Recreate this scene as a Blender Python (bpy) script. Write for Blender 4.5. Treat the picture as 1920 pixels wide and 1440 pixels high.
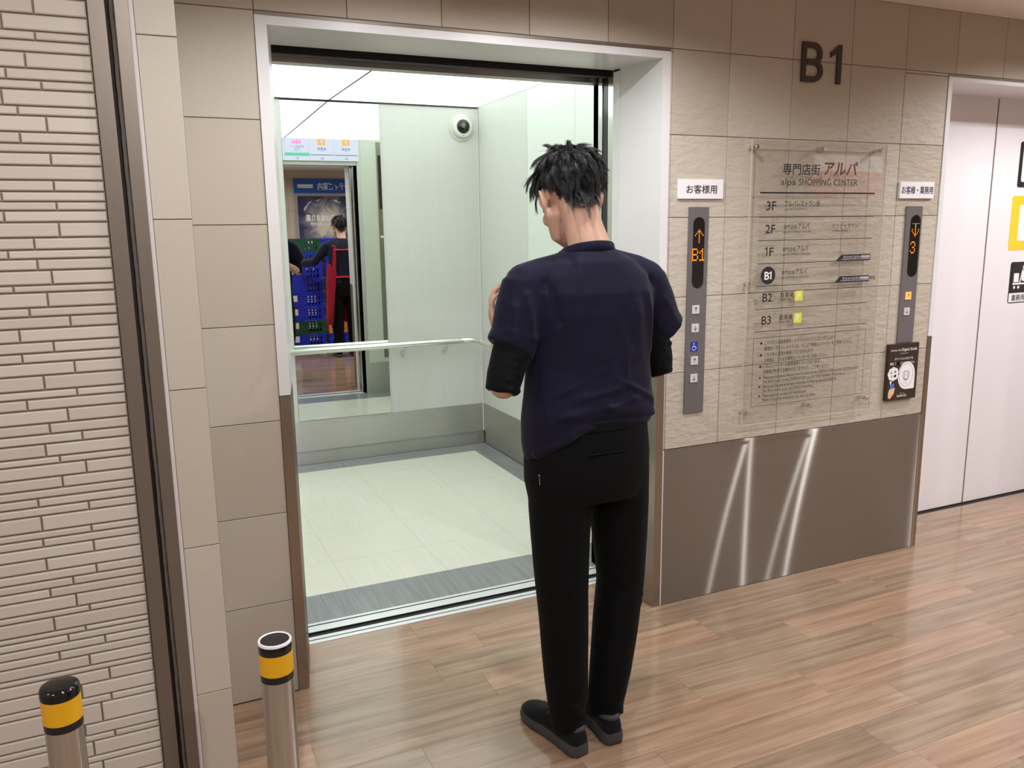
import bpy, bmesh, math, random
import numpy as np
from mathutils import Vector, Matrix, Euler

for o in list(bpy.data.objects):
    bpy.data.objects.remove(o)
SC = bpy.context.scene
COL = SC.collection
rnd = random.Random(7)
R = math.radians

# ------------------------------------------------------------------ camera, world, exposure
FPX, YAW, PITCH, ROLL = 1537.72, .421992, .187096, .0136127
def camera_axes():
    cy, sy, cp, sp = math.cos(YAW), math.sin(YAW), math.cos(PITCH), math.sin(PITCH)
    f = Vector((sy*cp, cy*cp, -sp)); r = Vector((cy, -sy, 0)); d = f.cross(r)
    c, s = math.cos(ROLL), math.sin(ROLL)
    return c*r + s*d, -s*r + c*d, f
cam = bpy.data.cameras.new('camera'); cam_o = bpy.data.objects.new('camera', cam); COL.objects.link(cam_o)
_r, _d, _f = camera_axes()
cam_o.matrix_world = Matrix(((_r.x, -_d.x, -_f.x, 0.0), (_r.y, -_d.y, -_f.y, -2.571), (_r.z, -_d.z, -_f.z, 1.498), (0, 0, 0, 1)))
cam.sensor_fit = 'HORIZONTAL'; cam.sensor_width = 36; cam.lens = FPX/1920*36; cam.clip_start = .02; cam.clip_end = 60
SC.camera = cam_o

world = bpy.data.worlds.new('world'); SC.world = world; world.use_nodes = True
world.node_tree.nodes['Background'].inputs[0].default_value = (.9, .95, 1, 1)
world.node_tree.nodes['Background'].inputs[1].default_value = .05
SC.view_settings.view_transform = 'Standard'; SC.view_settings.look = 'None'
SC.view_settings.exposure = 0.0; SC.view_settings.gamma = 1; SC.view_settings.use_curve_mapping = False

LAMP_COL = (.96, .98, 1.0)
LAMP_W = 13.2             # each recessed downlight (times 4)
CAR_EMIT = 1.95             # luminous lift ceiling
CEIL_Z = 2.37
# recessed downlights of the corridor ceiling (x, y)
DOWNLIGHTS = [(.80, -.65), (1.36, -.65), (3.70, -.70), (4.25, -.62), (6.4, -.65), (6.95, -.65),
              (-2.0, -1.55), (.2, -1.75), (2.35, -1.75), (4.72, -1.5), (7.0, -1.6),
              (-1.6, -2.95), (.75, -3.0), (2.9, -3.1), (4.95, -2.85), (7.2, -2.9)]

# ------------------------------------------------------------------ helpers
def lin(c):
    return tuple(((v/255)/12.92 if v/255 <= .04045 else ((v/255+.055)/1.055)**2.4) for v in c)
def newmat(name):
    m = bpy.data.materials.new(name); m.use_nodes = True
    nt = m.node_tree; b = nt.nodes['Principled BSDF']
    return m, nt, b
def N(nt, t, **k):
    n = nt.nodes.new(t)
    for a, v in k.items():
        if a.startswith('i_'):
            n.inputs[a[2:].replace('_', ' ')].default_value = v
        else:
            setattr(n, a, v)
    return n
def L(nt, a, b): nt.links.new(a, b)
def bump(nt, b, height, strength, dist=.01):
    n = N(nt, 'ShaderNodeBump'); n.inputs['Strength'].default_value = strength; n.inputs['Distance'].default_value = dist
    L(nt, height, n.inputs['Height']); L(nt, n.outputs[0], b.inputs['Normal'])
def coords(nt, scale=(1, 1, 1), kind='Object', rot=(0, 0, 0)):
    t = N(nt, 'ShaderNodeTexCoord'); mp = N(nt, 'ShaderNodeMapping')
    mp.inputs['Scale'].default_value = scale; mp.inputs['Rotation'].default_value = rot
    L(nt, t.outputs[kind], mp.inputs[0]); return mp.outputs[0]
def noise(nt, vec, scale, detail=4, rough=.55, dist=0):
    n = N(nt, 'ShaderNodeTexNoise'); n.inputs['Scale'].default_value = scale; n.inputs['Detail'].default_value = detail
    n.inputs['Roughness'].default_value = rough; n.inputs['Distortion'].default_value = dist
    L(nt, vec, n.inputs['Vector']); return n.outputs['Fac']
def ramp(nt, fac, stops):
    r = N(nt, 'ShaderNodeValToRGB'); e = r.color_ramp.elements
    while len(e) < len(stops): e.new(.5)
    for el, (p, c) in zip(e, stops):
        el.position = p; el.color = (*c, 1) if len(c) == 3 else c
    L(nt, fac, r.inputs[0]); return r.outputs[0]
def mix(nt, fac, a, b, mode='MIX'):
    m = N(nt, 'ShaderNodeMix', data_type='RGBA', blend_type=mode)
    for s, v in ((m.inputs['Factor'], fac), (m.inputs[6], a), (m.inputs[7], b)):
        if hasattr(v, 'links'): L(nt, v, s)
        else: s.default_value = v if not isinstance(v, tuple) else (*v, 1)[:4]
    return m.outputs[2]
def attr(nt, name):
    a = N(nt, 'ShaderNodeAttribute'); a.attribute_name = name; return a.outputs['Fac']
def plain(name, rgb, rough=.5, metal=0, spec=.5, nscale=0, nbump=0, var=.06, emit=0):
    """plain surface with a little procedural mottling"""
    m, nt, b = newmat(name); c = lin(rgb)
    v = coords(nt)
    f = noise(nt, v, nscale or 14, 3)
    L(nt, mix(nt, f, tuple(x*(1-var) for x in c), tuple(min(1, x*(1+var)) for x in c)), b.inputs['Base Color'])
    b.inputs['Roughness'].default_value = rough; b.inputs['Metallic'].default_value = metal
    b.inputs['Specular IOR Level'].default_value = spec
    if nbump: bump(nt, b, noise(nt, v, nscale or 60, 5), nbump, .004)
    if emit:
        b.inputs['Emission Color'].default_value = (*c, 1); b.inputs['Emission Strength'].default_value = emit
    return m
def brushed(name, rgb, rough, axis, aniso=.9, along=(1, 0, 0), soft=.3):
    """brushed stainless steel; along = direction of the brush lines, highlights smear across it"""
    m, nt, b = newmat(name); c = lin(rgb); nt.nodes.remove(b)
    s = [1.5, 1.5, 1.5]
    for i in range(3):
        if i != axis: s[i] = 420
    v = coords(nt, tuple(s)); f = noise(nt, v, 1, 3)
    col = mix(nt, f, tuple(x*.93 for x in c), tuple(min(1, x*1.05) for x in c))
    cx = N(nt, 'ShaderNodeCombineXYZ')
    for i in range(3): cx.inputs[i].default_value = along[i]
    g = []
    for r, a in ((rough, aniso), (soft, .3)):
        q = N(nt, 'ShaderNodeBsdfAnisotropic'); q.inputs['Roughness'].default_value = r; q.inputs['Anisotropy'].default_value = a
        L(nt, col, q.inputs['Color']); L(nt, cx.outputs[0], q.inputs['Tangent']); g.append(q)
    mx = N(nt, 'ShaderNodeMixShader'); mx.inputs[0].default_value = .55
    L(nt, g[0].outputs[0], mx.inputs[1]); L(nt, g[1].outputs[0], mx.inputs[2]); L(nt, mx.outputs[0], nt.nodes['Material Output'].inputs[0])
    return m

def mesh_obj(name, bm, mats, parent=None, smooth=False, autosmooth=None):
    me = bpy.data.meshes.new(name)
    bmesh.ops.recalc_face_normals(bm, faces=bm.faces[:]) if smooth == 'recalc' else None
    bm.to_mesh(me); bm.free()
    return link(name, me, mats, parent, smooth)
def link(name, me, mats, parent=None, smooth=False):
    o = bpy.data.objects.new(name, me); COL.objects.link(o)
    for m in (mats if isinstance(mats, (list, tuple)) else [mats]): me.materials.append(m)
    if smooth:
        me.polygons.foreach_set('use_smooth', [True]*len(me.polygons))
        if smooth != True and smooth != 'recalc':
            me.set_sharp_from_angle(angle=R(smooth))
    if parent is not None:
        o.parent = parent
        bpy.context.view_layer.update() if False else None
        o.matrix_parent_inverse = Matrix.Translation(parent.location).inverted() if parent.type == 'EMPTY' else Matrix()
    return o
def tag(o, label, cat, group=None):
    o['label'] = label; o['category'] = cat
    if group: o['group'] = group
    return o
def struct(o): o['kind'] = 'structure'; return o
def empty(name, loc, label=None, cat=None, group=None):
    e = bpy.data.objects.new(name, None); e.location = loc; e.empty_display_size = .1; COL.objects.link(e)
    if label: tag(e, label, cat, group)
    return e
def box(bm, x0, x1, y0, y1, z0, z1, bev=0, mi=0):
    vs = [bm.verts.new(p) for p in ((x0,y0,z0),(x1,y0,z0),(x1,y1,z0),(x0,y1,z0),(x0,y0,z1),(x1,y0,z1),(x1,y1,z1),(x0,y1,z1))]
    fs = [bm.faces.new([vs[i] for i in q]) for q in ((3,2,1,0),(4,5,6,7),(0,1,5,4),(1,2,6,5),(2,3,7,6),(3,0,4,7))]
    for f in fs: f.material_index = mi
    if bev:
        es = list({e for f in fs for e in f.edges})
        r = bmesh.ops.bevel(bm, geom=es, offset=bev, segments=2, affect='EDGES', profile=.7)
        for f in r['faces']: f.material_index = mi
    return vs
def boxes(name, lst, mat, parent=None, bev=0, smooth=False):
    bm = bmesh.new()
    for b in lst: box(bm, *b, bev=bev)
    return mesh_obj(name, bm, mat, parent, smooth)
def frame_for(d):
    d = Vector(d).normalized()
    a = Vector((0, 0, 1)) if abs(d.z) < .9 else Vector((0, 1, 0))
    u = d.cross(a).normalized(); return u, u.cross(d).normalized()
def ring(c, u, v, ra, rb, n, e=2.0):
    out = []
    for i in range(n):
        t = 2*math.pi*i/n; ct, st = math.cos(t), math.sin(t)
        x = math.copysign(abs(ct)**(2/e), ct); y = math.copysign(abs(st)**(2/e), st)
        out.append(Vector(c) + Vector(u)*(ra*x) + Vector(v)*(rb*y))
    return out
def loft(bm, rings, cap=True, mi=0, close=True):
    vv = [[bm.verts.new(p) for p in r] for r in rings]
    n = len(vv[0])
    for a, b in zip(vv, vv[1:]):
        for i in range(n if close else n-1):
            f = bm.faces.new((a[i], a[(i+1) % n], b[(i+1) % n], b[i])); f.material_index = mi
    if cap:
        f = bm.faces.new(vv[0][::-1]); f.material_index = mi
        f = bm.faces.new(vv[-1]); f.material_index = mi
    return vv
def cyl(bm, p0, p1, r0, r1=None, n=24, bev=0, mi=0):
    p0, p1 = Vector(p0), Vector(p1); r1 = r0 if r1 is None else r1
    d = (p1-p0).normalized(); u, v = frame_for(d)
    rs = []
    if bev: rs.append(ring(p0, u, v, r0-bev, r0-bev, n)); rs.append(ring(p0+d*bev, u, v, r0, r0, n)); rs.append(ring(p1-d*bev, u, v, r1, r1, n)); rs.append(ring(p1, u, v, r1-bev, r1-bev, n))
    else: rs = [ring(p0, u, v, r0, r0, n), ring(p1, u, v, r1, r1, n)]
    loft(bm, rs, mi=mi)
def tube(bm, pts, r, n=16, mi=0):
    pts = [Vector(p) for p in pts]; rs = []
    u = None
    for i, p in enumerate(pts):
        d = (pts[min(i+1, len(pts)-1)] - pts[max(i-1, 0)]).normalized()
        if u is None: u, v = frame_for(d)
        u = (u - d*u.dot(d)).normalized(); v = d.cross(u)
        rr = r[i] if isinstance(r, (list, tuple)) else r
        rs.append(ring(p, u, v, rr, rr, n))
    loft(bm, rs, mi=mi)
def limb(bm, pts, radii, n=20, flat=1.0, axis=None, round_ends=True):
    """closed tapered tube with rounded ends for voxel union. radii entries r or (ra, rb)"""
    pts = [Vector(p) for p in pts]; rs = []
    u = None
    fr = []
    for i, p in enumerate(pts):
        d = (pts[min(i+1, len(pts)-1)] - pts[max(i-1, 0)]).normalized()
        if axis is not None:
            a = Vector(axis); u = (a - d*a.dot(d)).normalized(); v = d.cross(u)
        elif u is None: u, v = frame_for(d); v = d.cross(u)
        else: u = (u - d*u.dot(d)).normalized(); v = d.cross(u)
        fr.append((p, d, u, v))
    def rr(i):
        r = radii[i]; return r if isinstance(r, tuple) else (r, r*flat)
    if round_ends:
        p, d, u, v = fr[0]; a, b = rr(0); m = min(a, b)
        for t in (.98, .8, .5, .2): rs.append(ring(p - d*m*t, u, v, a*math.sqrt(1-t*t), b*math.sqrt(1-t*t), n))
    for i, (p, d, u, v) in enumerate(fr): rs.append(ring(p, u, v, *rr(i), n))
    if round_ends:
        p, d, u, v = fr[-1]; a, b = rr(len(fr)-1); m = min(a, b)
        for t in (.2, .5, .8, .98): rs.append(ring(p + d*m*t, u, v, a*math.sqrt(1-t*t), b*math.sqrt(1-t*t), n))
    loft(bm, rs)
def ball(bm, c, r, rot=None, seg=20):
    mat = Matrix.Translation(c) @ (rot.to_matrix().to_4x4() if rot else Matrix()) @ Matrix.Diagonal((*r, 1))
    bmesh.ops.create_uvsphere(bm, u_segments=seg, v_segments=seg//2+2, radius=1, matrix=mat)
def remeshed(bm, voxel, smooth=3, fac=.5, disp=None):
    bmesh.ops.recalc_face_normals(bm, faces=bm.faces[:])
    me = bpy.data.meshes.new('tmp'); bm.to_mesh(me); bm.free()
    o = bpy.data.objects.new('tmp', me); COL.objects.link(o)
    m = o.modifiers.new('r', 'REMESH'); m.mode = 'VOXEL'; m.voxel_size = voxel
    if smooth:
        s = o.modifiers.new('s', 'SMOOTH'); s.factor = fac; s.iterations = smooth
    dg = bpy.context.evaluated_depsgraph_get(); dg.update()
    out = bpy.data.meshes.new_from_object(o.evaluated_get(dg))
    bpy.data.objects.remove(o); bpy.data.meshes.remove(me)
    if disp:
        n = len(out.vertices); co = np.empty(n*3); no = np.empty(n*3)
        out.vertices.foreach_get('co', co); out.vertices.foreach_get('normal', no)
        co = co.reshape(-1, 3); no = no.reshape(-1, 3)
        co = co + no*disp(co, no)[:, None]
        out.vertices.foreach_set('co', co.ravel()); out.update()
    return out
def segd(co, a, b):
    a, b = np.array(a, float), np.array(b, float); ab = b-a
    t = np.clip(((co-a)@ab)/(ab@ab), 0, 1)
    return np.linalg.norm(co-(a+t[:, None]*ab), axis=1)

# ---- lettering: flat shapes on a sheet, X to the right and Y up in metres
class Sheet:
    def __init__(self): self.v = []; self.f = []
    def poly(self, pts):
        k = len(self.v); dh = min(len(self.f)*7e-6, 4e-4); self.v += [(p[0], p[1], dh) for p in pts]; self.f.append(tuple(range(k, k+len(pts)))); return self
    def rect(self, x0, x1, y0, y1): return self.poly([(x0, y0), (x1, y0), (x1, y1), (x0, y1)])
    def rrect(self, x0, x1, y0, y1, r, n=6):
        p = []
        for cx, cy, a in ((x1-r, y0+r, -90), (x1-r, y1-r, 0), (x0+r, y1-r, 90), (x0+r, y0+r, 180)):
            for i in range(n+1):
                t = R(a+90*i/n); p.append((cx+r*math.cos(t), cy+r*math.sin(t)))
        return self.poly(p)
    def disc(self, x, y, r, ry=None, n=28):
        return self.poly([(x+r*math.cos(2*math.pi*i/n), y+(ry or r)*math.sin(2*math.pi*i/n)) for i in range(n)])
    def line(self, a, b, w):
        a, b = Vector(a), Vector(b); d = (b-a).normalized(); n = Vector((-d.y, d.x))*w/2
        return self.poly([a-n, b-n, b+n, a+n])
    def path(self, pts, w):
        for a, b in zip(pts, pts[1:]): self.line(a, b, w)
        return self
    def ringline(self, x, y, r, w, ry=None, a0=0, a1=360, n=32):
        ry = ry or r; p = [(x+r*math.cos(R(a0+(a1-a0)*i/n)), y+ry*math.sin(R(a0+(a1-a0)*i/n))) for i in range(n+1)]
        return self.path(p, w)
    def text(self, s, x, y, size, width=None, bold=0, align='L', track=1.0, shear=0):
        cu = bpy.data.curves.new('t', 'FONT'); cu.body = s; cu.size = size; cu.space_character = track
        cu.fill_mode = 'BOTH'; cu.resolution_u = 3; cu.shear = shear
        o = bpy.data.objects.new('t', cu); COL.objects.link(o)
        dg = bpy.context.evaluated_depsgraph_get(); dg.update()
        me = bpy.data.meshes.new_from_object(o.evaluated_get(dg))
        bpy.data.objects.remove(o); bpy.data.curves.remove(cu)
        co = [(v.co.x, v.co.y) for v in me.vertices]
        if co:
            xa = min(c[0] for c in co); xb = max(c[0] for c in co)
            sx = (width/(xb-xa)) if width else 1
            w = (xb-xa)*sx
            off = x - (0 if align == 'L' else w/2 if align == 'C' else w)
            d = bold*size; h0 = min(len(self.f)*2e-6, 1e-4)
            for dx, dy, dh in (((d, 0, 0), (-d, 0, 4e-5), (0, d, 8e-5), (0, -d, 12e-5)) if bold else ((0, 0, 0),)):
                k = len(self.v)
                self.v += [((c[0]-xa)*sx+off+dx, c[1]+y+dy, dh+h0) for c in co]
                self.f += [tuple(k+i for i in p.vertices) for p in me.polygons]
        bpy.data.meshes.remove(me); return self
    def put(self, name, fn, mat, parent=None, thick=0):
        """fn maps (X, Y, h) to world; h = height above the sheet"""
        me = bpy.data.meshes.new(name)
        if not thick:
            me.from_pydata([fn(p[0], p[1], p[2] if len(p) > 2 else 0) for p in self.v], [], self.f)
        else:
            n = len(self.v); vs = [fn(p[0], p[1], thick) for p in self.v]+[fn(p[0], p[1], 0) for p in self.v]
            cnt = {}
            for f in self.f:
                for i in range(len(f)):
                    a, b = f[i], f[(i+1) % len(f)]; cnt[(a, b)] = cnt.get((a, b), 0)+1
            fs = list(self.f)+[tuple(i+n for i in reversed(f)) for f in self.f]
            fs += [(b, a, a+n, b+n) for (a, b) in cnt if (b, a) not in cnt]
            me.from_pydata(vs, [], fs)
        me.update()
        return link(name, me, mat, parent)
def south(y): return lambda X, Y, h: (X, y-h, Y)                 # sheet on a wall facing -y, X = world x, Y = world z
def north(y, x0=0): return lambda X, Y, h: (x0-X, y+h, Y)        # sheet facing +y
# ------------------------------------------------------------------ materials
def tile_mat():
    m, nt, b = newmat('sand_stone_tile')
    v = coords(nt); tone = attr(nt, 'tone'); rg = attr(nt, 'rock')
    big = noise(nt, v, 3.2, 4); fine = noise(nt, v, 34, 6, .65)
    c = mix(nt, big, lin((188, 178, 164)), lin((199, 189, 176)))
    c = mix(nt, tone, c, lin((181, 169, 153)))
    speck = ramp(nt, noise(nt, v, 120, 3), [(.36, (0, 0, 0)), (.5, (1, 1, 1))])
    c = mix(nt, N_mul(nt, speck, .10), c, lin((172, 158, 140)))
    L(nt, c, b.inputs['Base Color']); b.inputs['Roughness'].default_value = .55
    b.inputs['Specular IOR Level'].default_value = .3
    vr = coords(nt, (1, 1, 2.4), rot=(0, R(28), 0))
    rock = noise(nt, vr, 17, 5, .55, .15)
    h = N(nt, 'ShaderNodeMath', operation='MULTIPLY'); L(nt, rock, h.inputs[0]); L(nt, rg, h.inputs[1])
    h2 = N(nt, 'ShaderNodeMath', operation='MULTIPLY_ADD'); L(nt, fine, h2.inputs[0]); h2.inputs[1].default_value = .05; L(nt, h.outputs[0], h2.inputs[2])
    bump(nt, b, h2.outputs[0], .55, .012)
    return m
def N_mul(nt, a, k):
    n = N(nt, 'ShaderNodeMath', operation='MULTIPLY'); L(nt, a, n.inputs[0]); n.inputs[1].default_value = k; return n.outputs[0]
def brick_mat():
    m, nt, b = newmat('pale_brick')
    v = coords(nt); tone = attr(nt, 'tone'); fine = noise(nt, v, 40, 5)
    c = mix(nt, tone, lin((192, 182, 170)), lin((202, 193, 182)))
    c = mix(nt, N_mul(nt, fine, .25), c, lin((192, 175, 161)))
    L(nt, c, b.inputs['Base Color']); b.inputs['Roughness'].default_value = .6; b.inputs['Specular IOR Level'].default_value = .3
    bump(nt, b, fine, .12, .004); return m
def wood_mat():
    m, nt, b = newmat('wood_plank')
    t1, t2 = attr(nt, 'tone'), attr(nt, 'shift')
    tc = N(nt, 'ShaderNodeTexCoord'); sp = N(nt, 'ShaderNodeCombineXYZ')
    ad = N(nt, 'ShaderNodeVectorMath', operation='ADD'); L(nt, tc.outputs['Object'], ad.inputs[0])
    mu = N(nt, 'ShaderNodeMath', operation='MULTIPLY'); L(nt, t2, mu.inputs[0]); mu.inputs[1].default_value = 37
    L(nt, mu.outputs[0], sp.inputs[0]); L(nt, mu.outputs[0], sp.inputs[2]); L(nt, sp.outputs[0], ad.inputs[1])
    mp = N(nt, 'ShaderNodeMapping'); mp.inputs['Scale'].default_value = (1.3, 22, 1); L(nt, ad.outputs[0], mp.inputs[0])
    g1 = noise(nt, mp.outputs[0], 1.4, 5, .6, .35)
    mp2 = N(nt, 'ShaderNodeMapping'); mp2.inputs['Scale'].default_value = (3, 130, 1); L(nt, ad.outputs[0], mp2.inputs[0])
    g2 = noise(nt, mp2.outputs[0], 1.5, 4, .6)
    pink = ramp(nt, g1, [(.3, lin((140, 107, 85))), (.5, lin((166, 132, 107))), (.72, lin((185, 153, 127)))])
    grey = ramp(nt, g1, [(.3, lin((122, 101, 82))), (.5, lin((149, 125, 102))), (.72, lin((172, 148, 123)))])
    c = mix(nt, t1, grey, pink)
    c = mix(nt, N_mul(nt, ramp(nt, g2, [(.45, (0, 0, 0)), (.75, (1, 1, 1))]), .34), c, lin((118, 90, 72)))
    L(nt, c, b.inputs['Base Color'])
    b.inputs['Roughness'].default_value = .17; b.inputs['Specular IOR Level'].default_value = .5; b.inputs['Coat Weight'].default_value = .35; b.inputs['Coat Roughness'].default_value = .1
    bump(nt, b, g2, .04, .002); return m
def carpanel_mat():
    m, nt, b = newmat('linen_panel')
    v = coords(nt, (40, 40, 1.6)); v2 = coords(nt, (5, 5, 70))
    f = mix(nt, .45, noise(nt, v, 1, 4), noise(nt, v2, 1, 3))
    c = ramp(nt, f, [(.25, lin((206, 206, 200))), (.75, lin((212, 213, 208)))])
    L(nt, c, b.inputs['Base Color']); b.inputs['Roughness'].default_value = .42; b.inputs['Specular IOR Level'].default_value = .35; return m
def carfloor_mat(name, c1, c2, rot):
    m, nt, b = newmat(name)
    t = attr(nt, 'tone')
    f1 = noise(nt, coords(nt, (90, 3, 1)), 1, 4); f2 = noise(nt, coords(nt, (3, 90, 1)), 1, 4)
    f = mix(nt, t, f1, f2)
    L(nt, ramp(nt, f, [(.32, lin(c1)), (.66, lin(c2))]), b.inputs['Base Color'])
    b.inputs['Roughness'].default_value = .2; b.inputs['Specular IOR Level'].default_value = .4; return m
M_TILE = tile_mat(); M_BRICK = brick_mat(); M_WOOD = wood_mat(); M_LINEN = carpanel_mat()
M_CARFL = carfloor_mat('cream_vinyl_tile', (219, 217, 203), (226, 224, 212), 0)
M_CARGR = carfloor_mat('grey_vinyl_tile', (128, 130, 132), (148, 150, 152), 1)
M_GROUT = plain('grout', (126, 107, 90), .8)
M_BGROUT = plain('brick_mortar', (150, 132, 118), .8)
M_DARKGAP = plain('dark_gap', (44, 36, 30), .8)
M_WHITE = plain('white_enamel', (221, 219, 218), .32, var=.015)
M_WDOOR = plain('white_door_enamel', (232, 226, 229), .3, var=.012)
M_CEIL = plain('ceiling_paint', (232, 224, 218), .8, var=.01)
M_STEEL = brushed('brushed_steel', (152, 145, 138), .16, 0, .93, (1, 0, 0), .5)
M_STEELV = brushed('brushed_steel_upright', (172, 162, 152), .2, 2, .6, (0, 0, 1), .45)
M_CARSTEEL = brushed('car_brushed_steel', (204, 203, 197), .22, 0, .9, (1, 0, 0), .5)
M_CHROME = plain('chrome', (222, 222, 218), .12, 1, var=.01)
M_RAIL = plain('satin_rail', (232, 234, 228), .28, 1, var=.02)
M_ALU = plain('aluminium_sill', (232, 234, 236), .35, .35, var=.03)
M_BRONZE = plain('bronze_metal', (122, 110, 100), .42, .55, var=.04)
M_RUBBER = plain('grey_rubber', (92, 84, 78), .8, nscale=120, nbump=.6, var=.3)
M_CAULK = plain('white_caulk', (214, 204, 202), .6)
M_BLACK = plain('black_plastic', (26, 24, 24), .32)
M_GLOSSBLACK = plain('gloss_black', (20, 18, 18), .12)
M_YELLOW = plain('yellow_tape', (226, 166, 18), .4)
M_WSTICK = plain('white_print', (236, 232, 234), .45, var=.01)
M_INK = plain('black_ink', (28, 24, 24), .6)
M_REDINK = plain('dark_red_ink', (104, 12, 12), .6)
M_GPANEL = plain('grey_metal_plate', (112, 107, 108), .42, .25, var=.02)
M_LETTER = plain('dark_brown_letter', (58, 46, 44), .5)

# ------------------------------------------------------------------ structure
def subtract(r, h):
    x0, x1, z0, z1 = r; a0, a1, b0, b1 = h
    if a0 >= x1 or a1 <= x0 or b0 >= z1 or b1 <= z0: return [r]
    out = []
    if z0 < b0: out.append((x0, x1, z0, b0))
    if b1 < z1: out.append((x0, x1, b1, z1))
    m0, m1 = max(z0, b0), min(z1, b1)
    if x0 < a0: out.append((x0, a0, m0, m1))
    if a1 < x1: out.append((a1, x1, m0, m1))
    return out
def tiled(name, rects, y, mats, depth=.012, gap=.0011, ch=.0011, rock=lambda x, z: 0.0, back=None, sgn=-1):
    """tiles facing -y (sgn -1) or +y as one wall mesh; rects = (x0,x1,z0,z1)"""
    V, F, T, K, MI = [], [], [], [], []
    for (x0, x1, z0, z1) in rects:
        g = gap; x0 += g; x1 -= g; z0 += g; z1 -= g
        if x1-x0 < .004 or z1-z0 < .004: continue
        k = len(V); c = ch
        yb = y - sgn*depth; ym = y - sgn*c
        V += [(x0, yb, z0), (x1, yb, z0), (x1, yb, z1), (x0, yb, z1), (x0, ym, z0), (x1, ym, z0), (x1, ym, z1), (x0, ym, z1),
              (x0+c, y, z0+c), (x1-c, y, z0+c), (x1-c, y, z1-c), (x0+c, y, z1-c)]
        q = [(8, 9, 10, 11)] + [(4+i, 4+(i+1) % 4, 8+(i+1) % 4, 8+i) for i in range(4)] + [(i, (i+1) % 4, 4+(i+1) % 4, 4+i) for i in range(4)]
        t = rnd.random(); rk = rock((x0+x1)/2, (z0+z1)/2)
        for f in q:
            F.append(tuple(k+i for i in (f if sgn < 0 else f[::-1]))); T.append(t); K.append(rk); MI.append(0)
    for (x0, x1, z0, z1) in (back if back is not None else rects):
        k = len(V); yb = y - sgn*depth*.4
        V += [(x0, yb, z0), (x1, yb, z0), (x1, yb, z1), (x0, yb, z1)]
        F.append((k, k+1, k+2, k+3) if sgn < 0 else (k+3, k+2, k+1, k)); T.append(.5); K.append(0); MI.append(1)
    # solid backing so that the wall has thickness
    for (x0, x1, z0, z1) in (back if back is not None else rects):
        k = len(V); yb = y - sgn*(depth*.4); yc = y - sgn*.06
        V += [(x0, yb, z0), (x1, yb, z0), (x1, yb, z1), (x0, yb, z1), (x0, yc, z0), (x1, yc, z0), (x1, yc, z1), (x0, yc, z1)]
        for f in ((4, 7, 6, 5), (0, 4, 5, 1), (1, 5, 6, 2), (2, 6, 7, 3), (3, 7, 4, 0)):
            F.append(tuple(k+i for i in f)); T.append(.5); K.append(0); MI.append(1)
    me = bpy.data.meshes.new(name); me.from_pydata(V, [], F)
    a = me.attributes.new('tone', 'FLOAT', 'FACE'); a.data.foreach_set('value', T)
    a = me.attributes.new('rock', 'FLOAT', 'FACE'); a.data.foreach_set('value', K)
    me.polygons.foreach_set('material_index', MI); me.update()
    return struct(link(name, me, mats))

LIFT = dict(x0=.363, x1=1.789, z1=2.108)       # outer edge of the open lift's frame
DOOR2 = dict(x0=3.205, x1=4.705, z1=2.108)
TX = [.05, .335, .632, .931, 1.235, 1.533, 1.80] + [2.053+.299*i for i in range(24)]
TZ = [.322, .62, .92, 1.22, 1.52, 1.82, 2.12, CEIL_Z+.05]
def grid(x0, x1, z0, z1, xs, zs, holes):
    xs = [x0]+[x for x in xs if x0 < x < x1]+[x1]; zs = [z0]+[z for z in zs if z0 < z < z1]+[z1]
    out = []
    for a, b in zip(xs, xs[1:]):
        for c, d in zip(zs, zs[1:]):
            rs = [(a, b, c, d)]
            for h in holes: rs = [q for r in rs for q in subtract(r, h)]
            out += rs
    return out
HOLES = [(LIFT['x0'], LIFT['x1'], -1, LIFT['z1']), (DOOR2['x0'], DOOR2['x1'], -1, DOOR2['z1']), (1.789, 3.205, -1, .6435)]
left = grid(.131, .363, 0, CEIL_Z, [], TZ, [])
TZR = [.645, .945, 1.235, 1.53, 1.825, 2.12]
right = grid(.363, 9.0, 0, CEIL_Z, TX, TZR, HOLES)
tiled('wall_back', left+right, 0.0, [M_TILE, M_GROUT],
      rock=lambda x, z: 0 if x < 1.0 else (.25 if z > 2.12 else (1.0 if x < 3.3 else .6)))
# square pier whose face stands 0.2 m proud
PZ = [.285, .698, 1.114, 1.531, 1.948]
pr = grid(.041, .130, 0, CEIL_Z, [], PZ, [])
pier = tiled('column', pr, -.4, [M_TILE, M_GROUT], gap=.001, rock=lambda x, z: .06)
pside = boxes('column_return', [(.1285, .1305, -.386, .004, 0, CEIL_Z)], M_TILE, pier)
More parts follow.
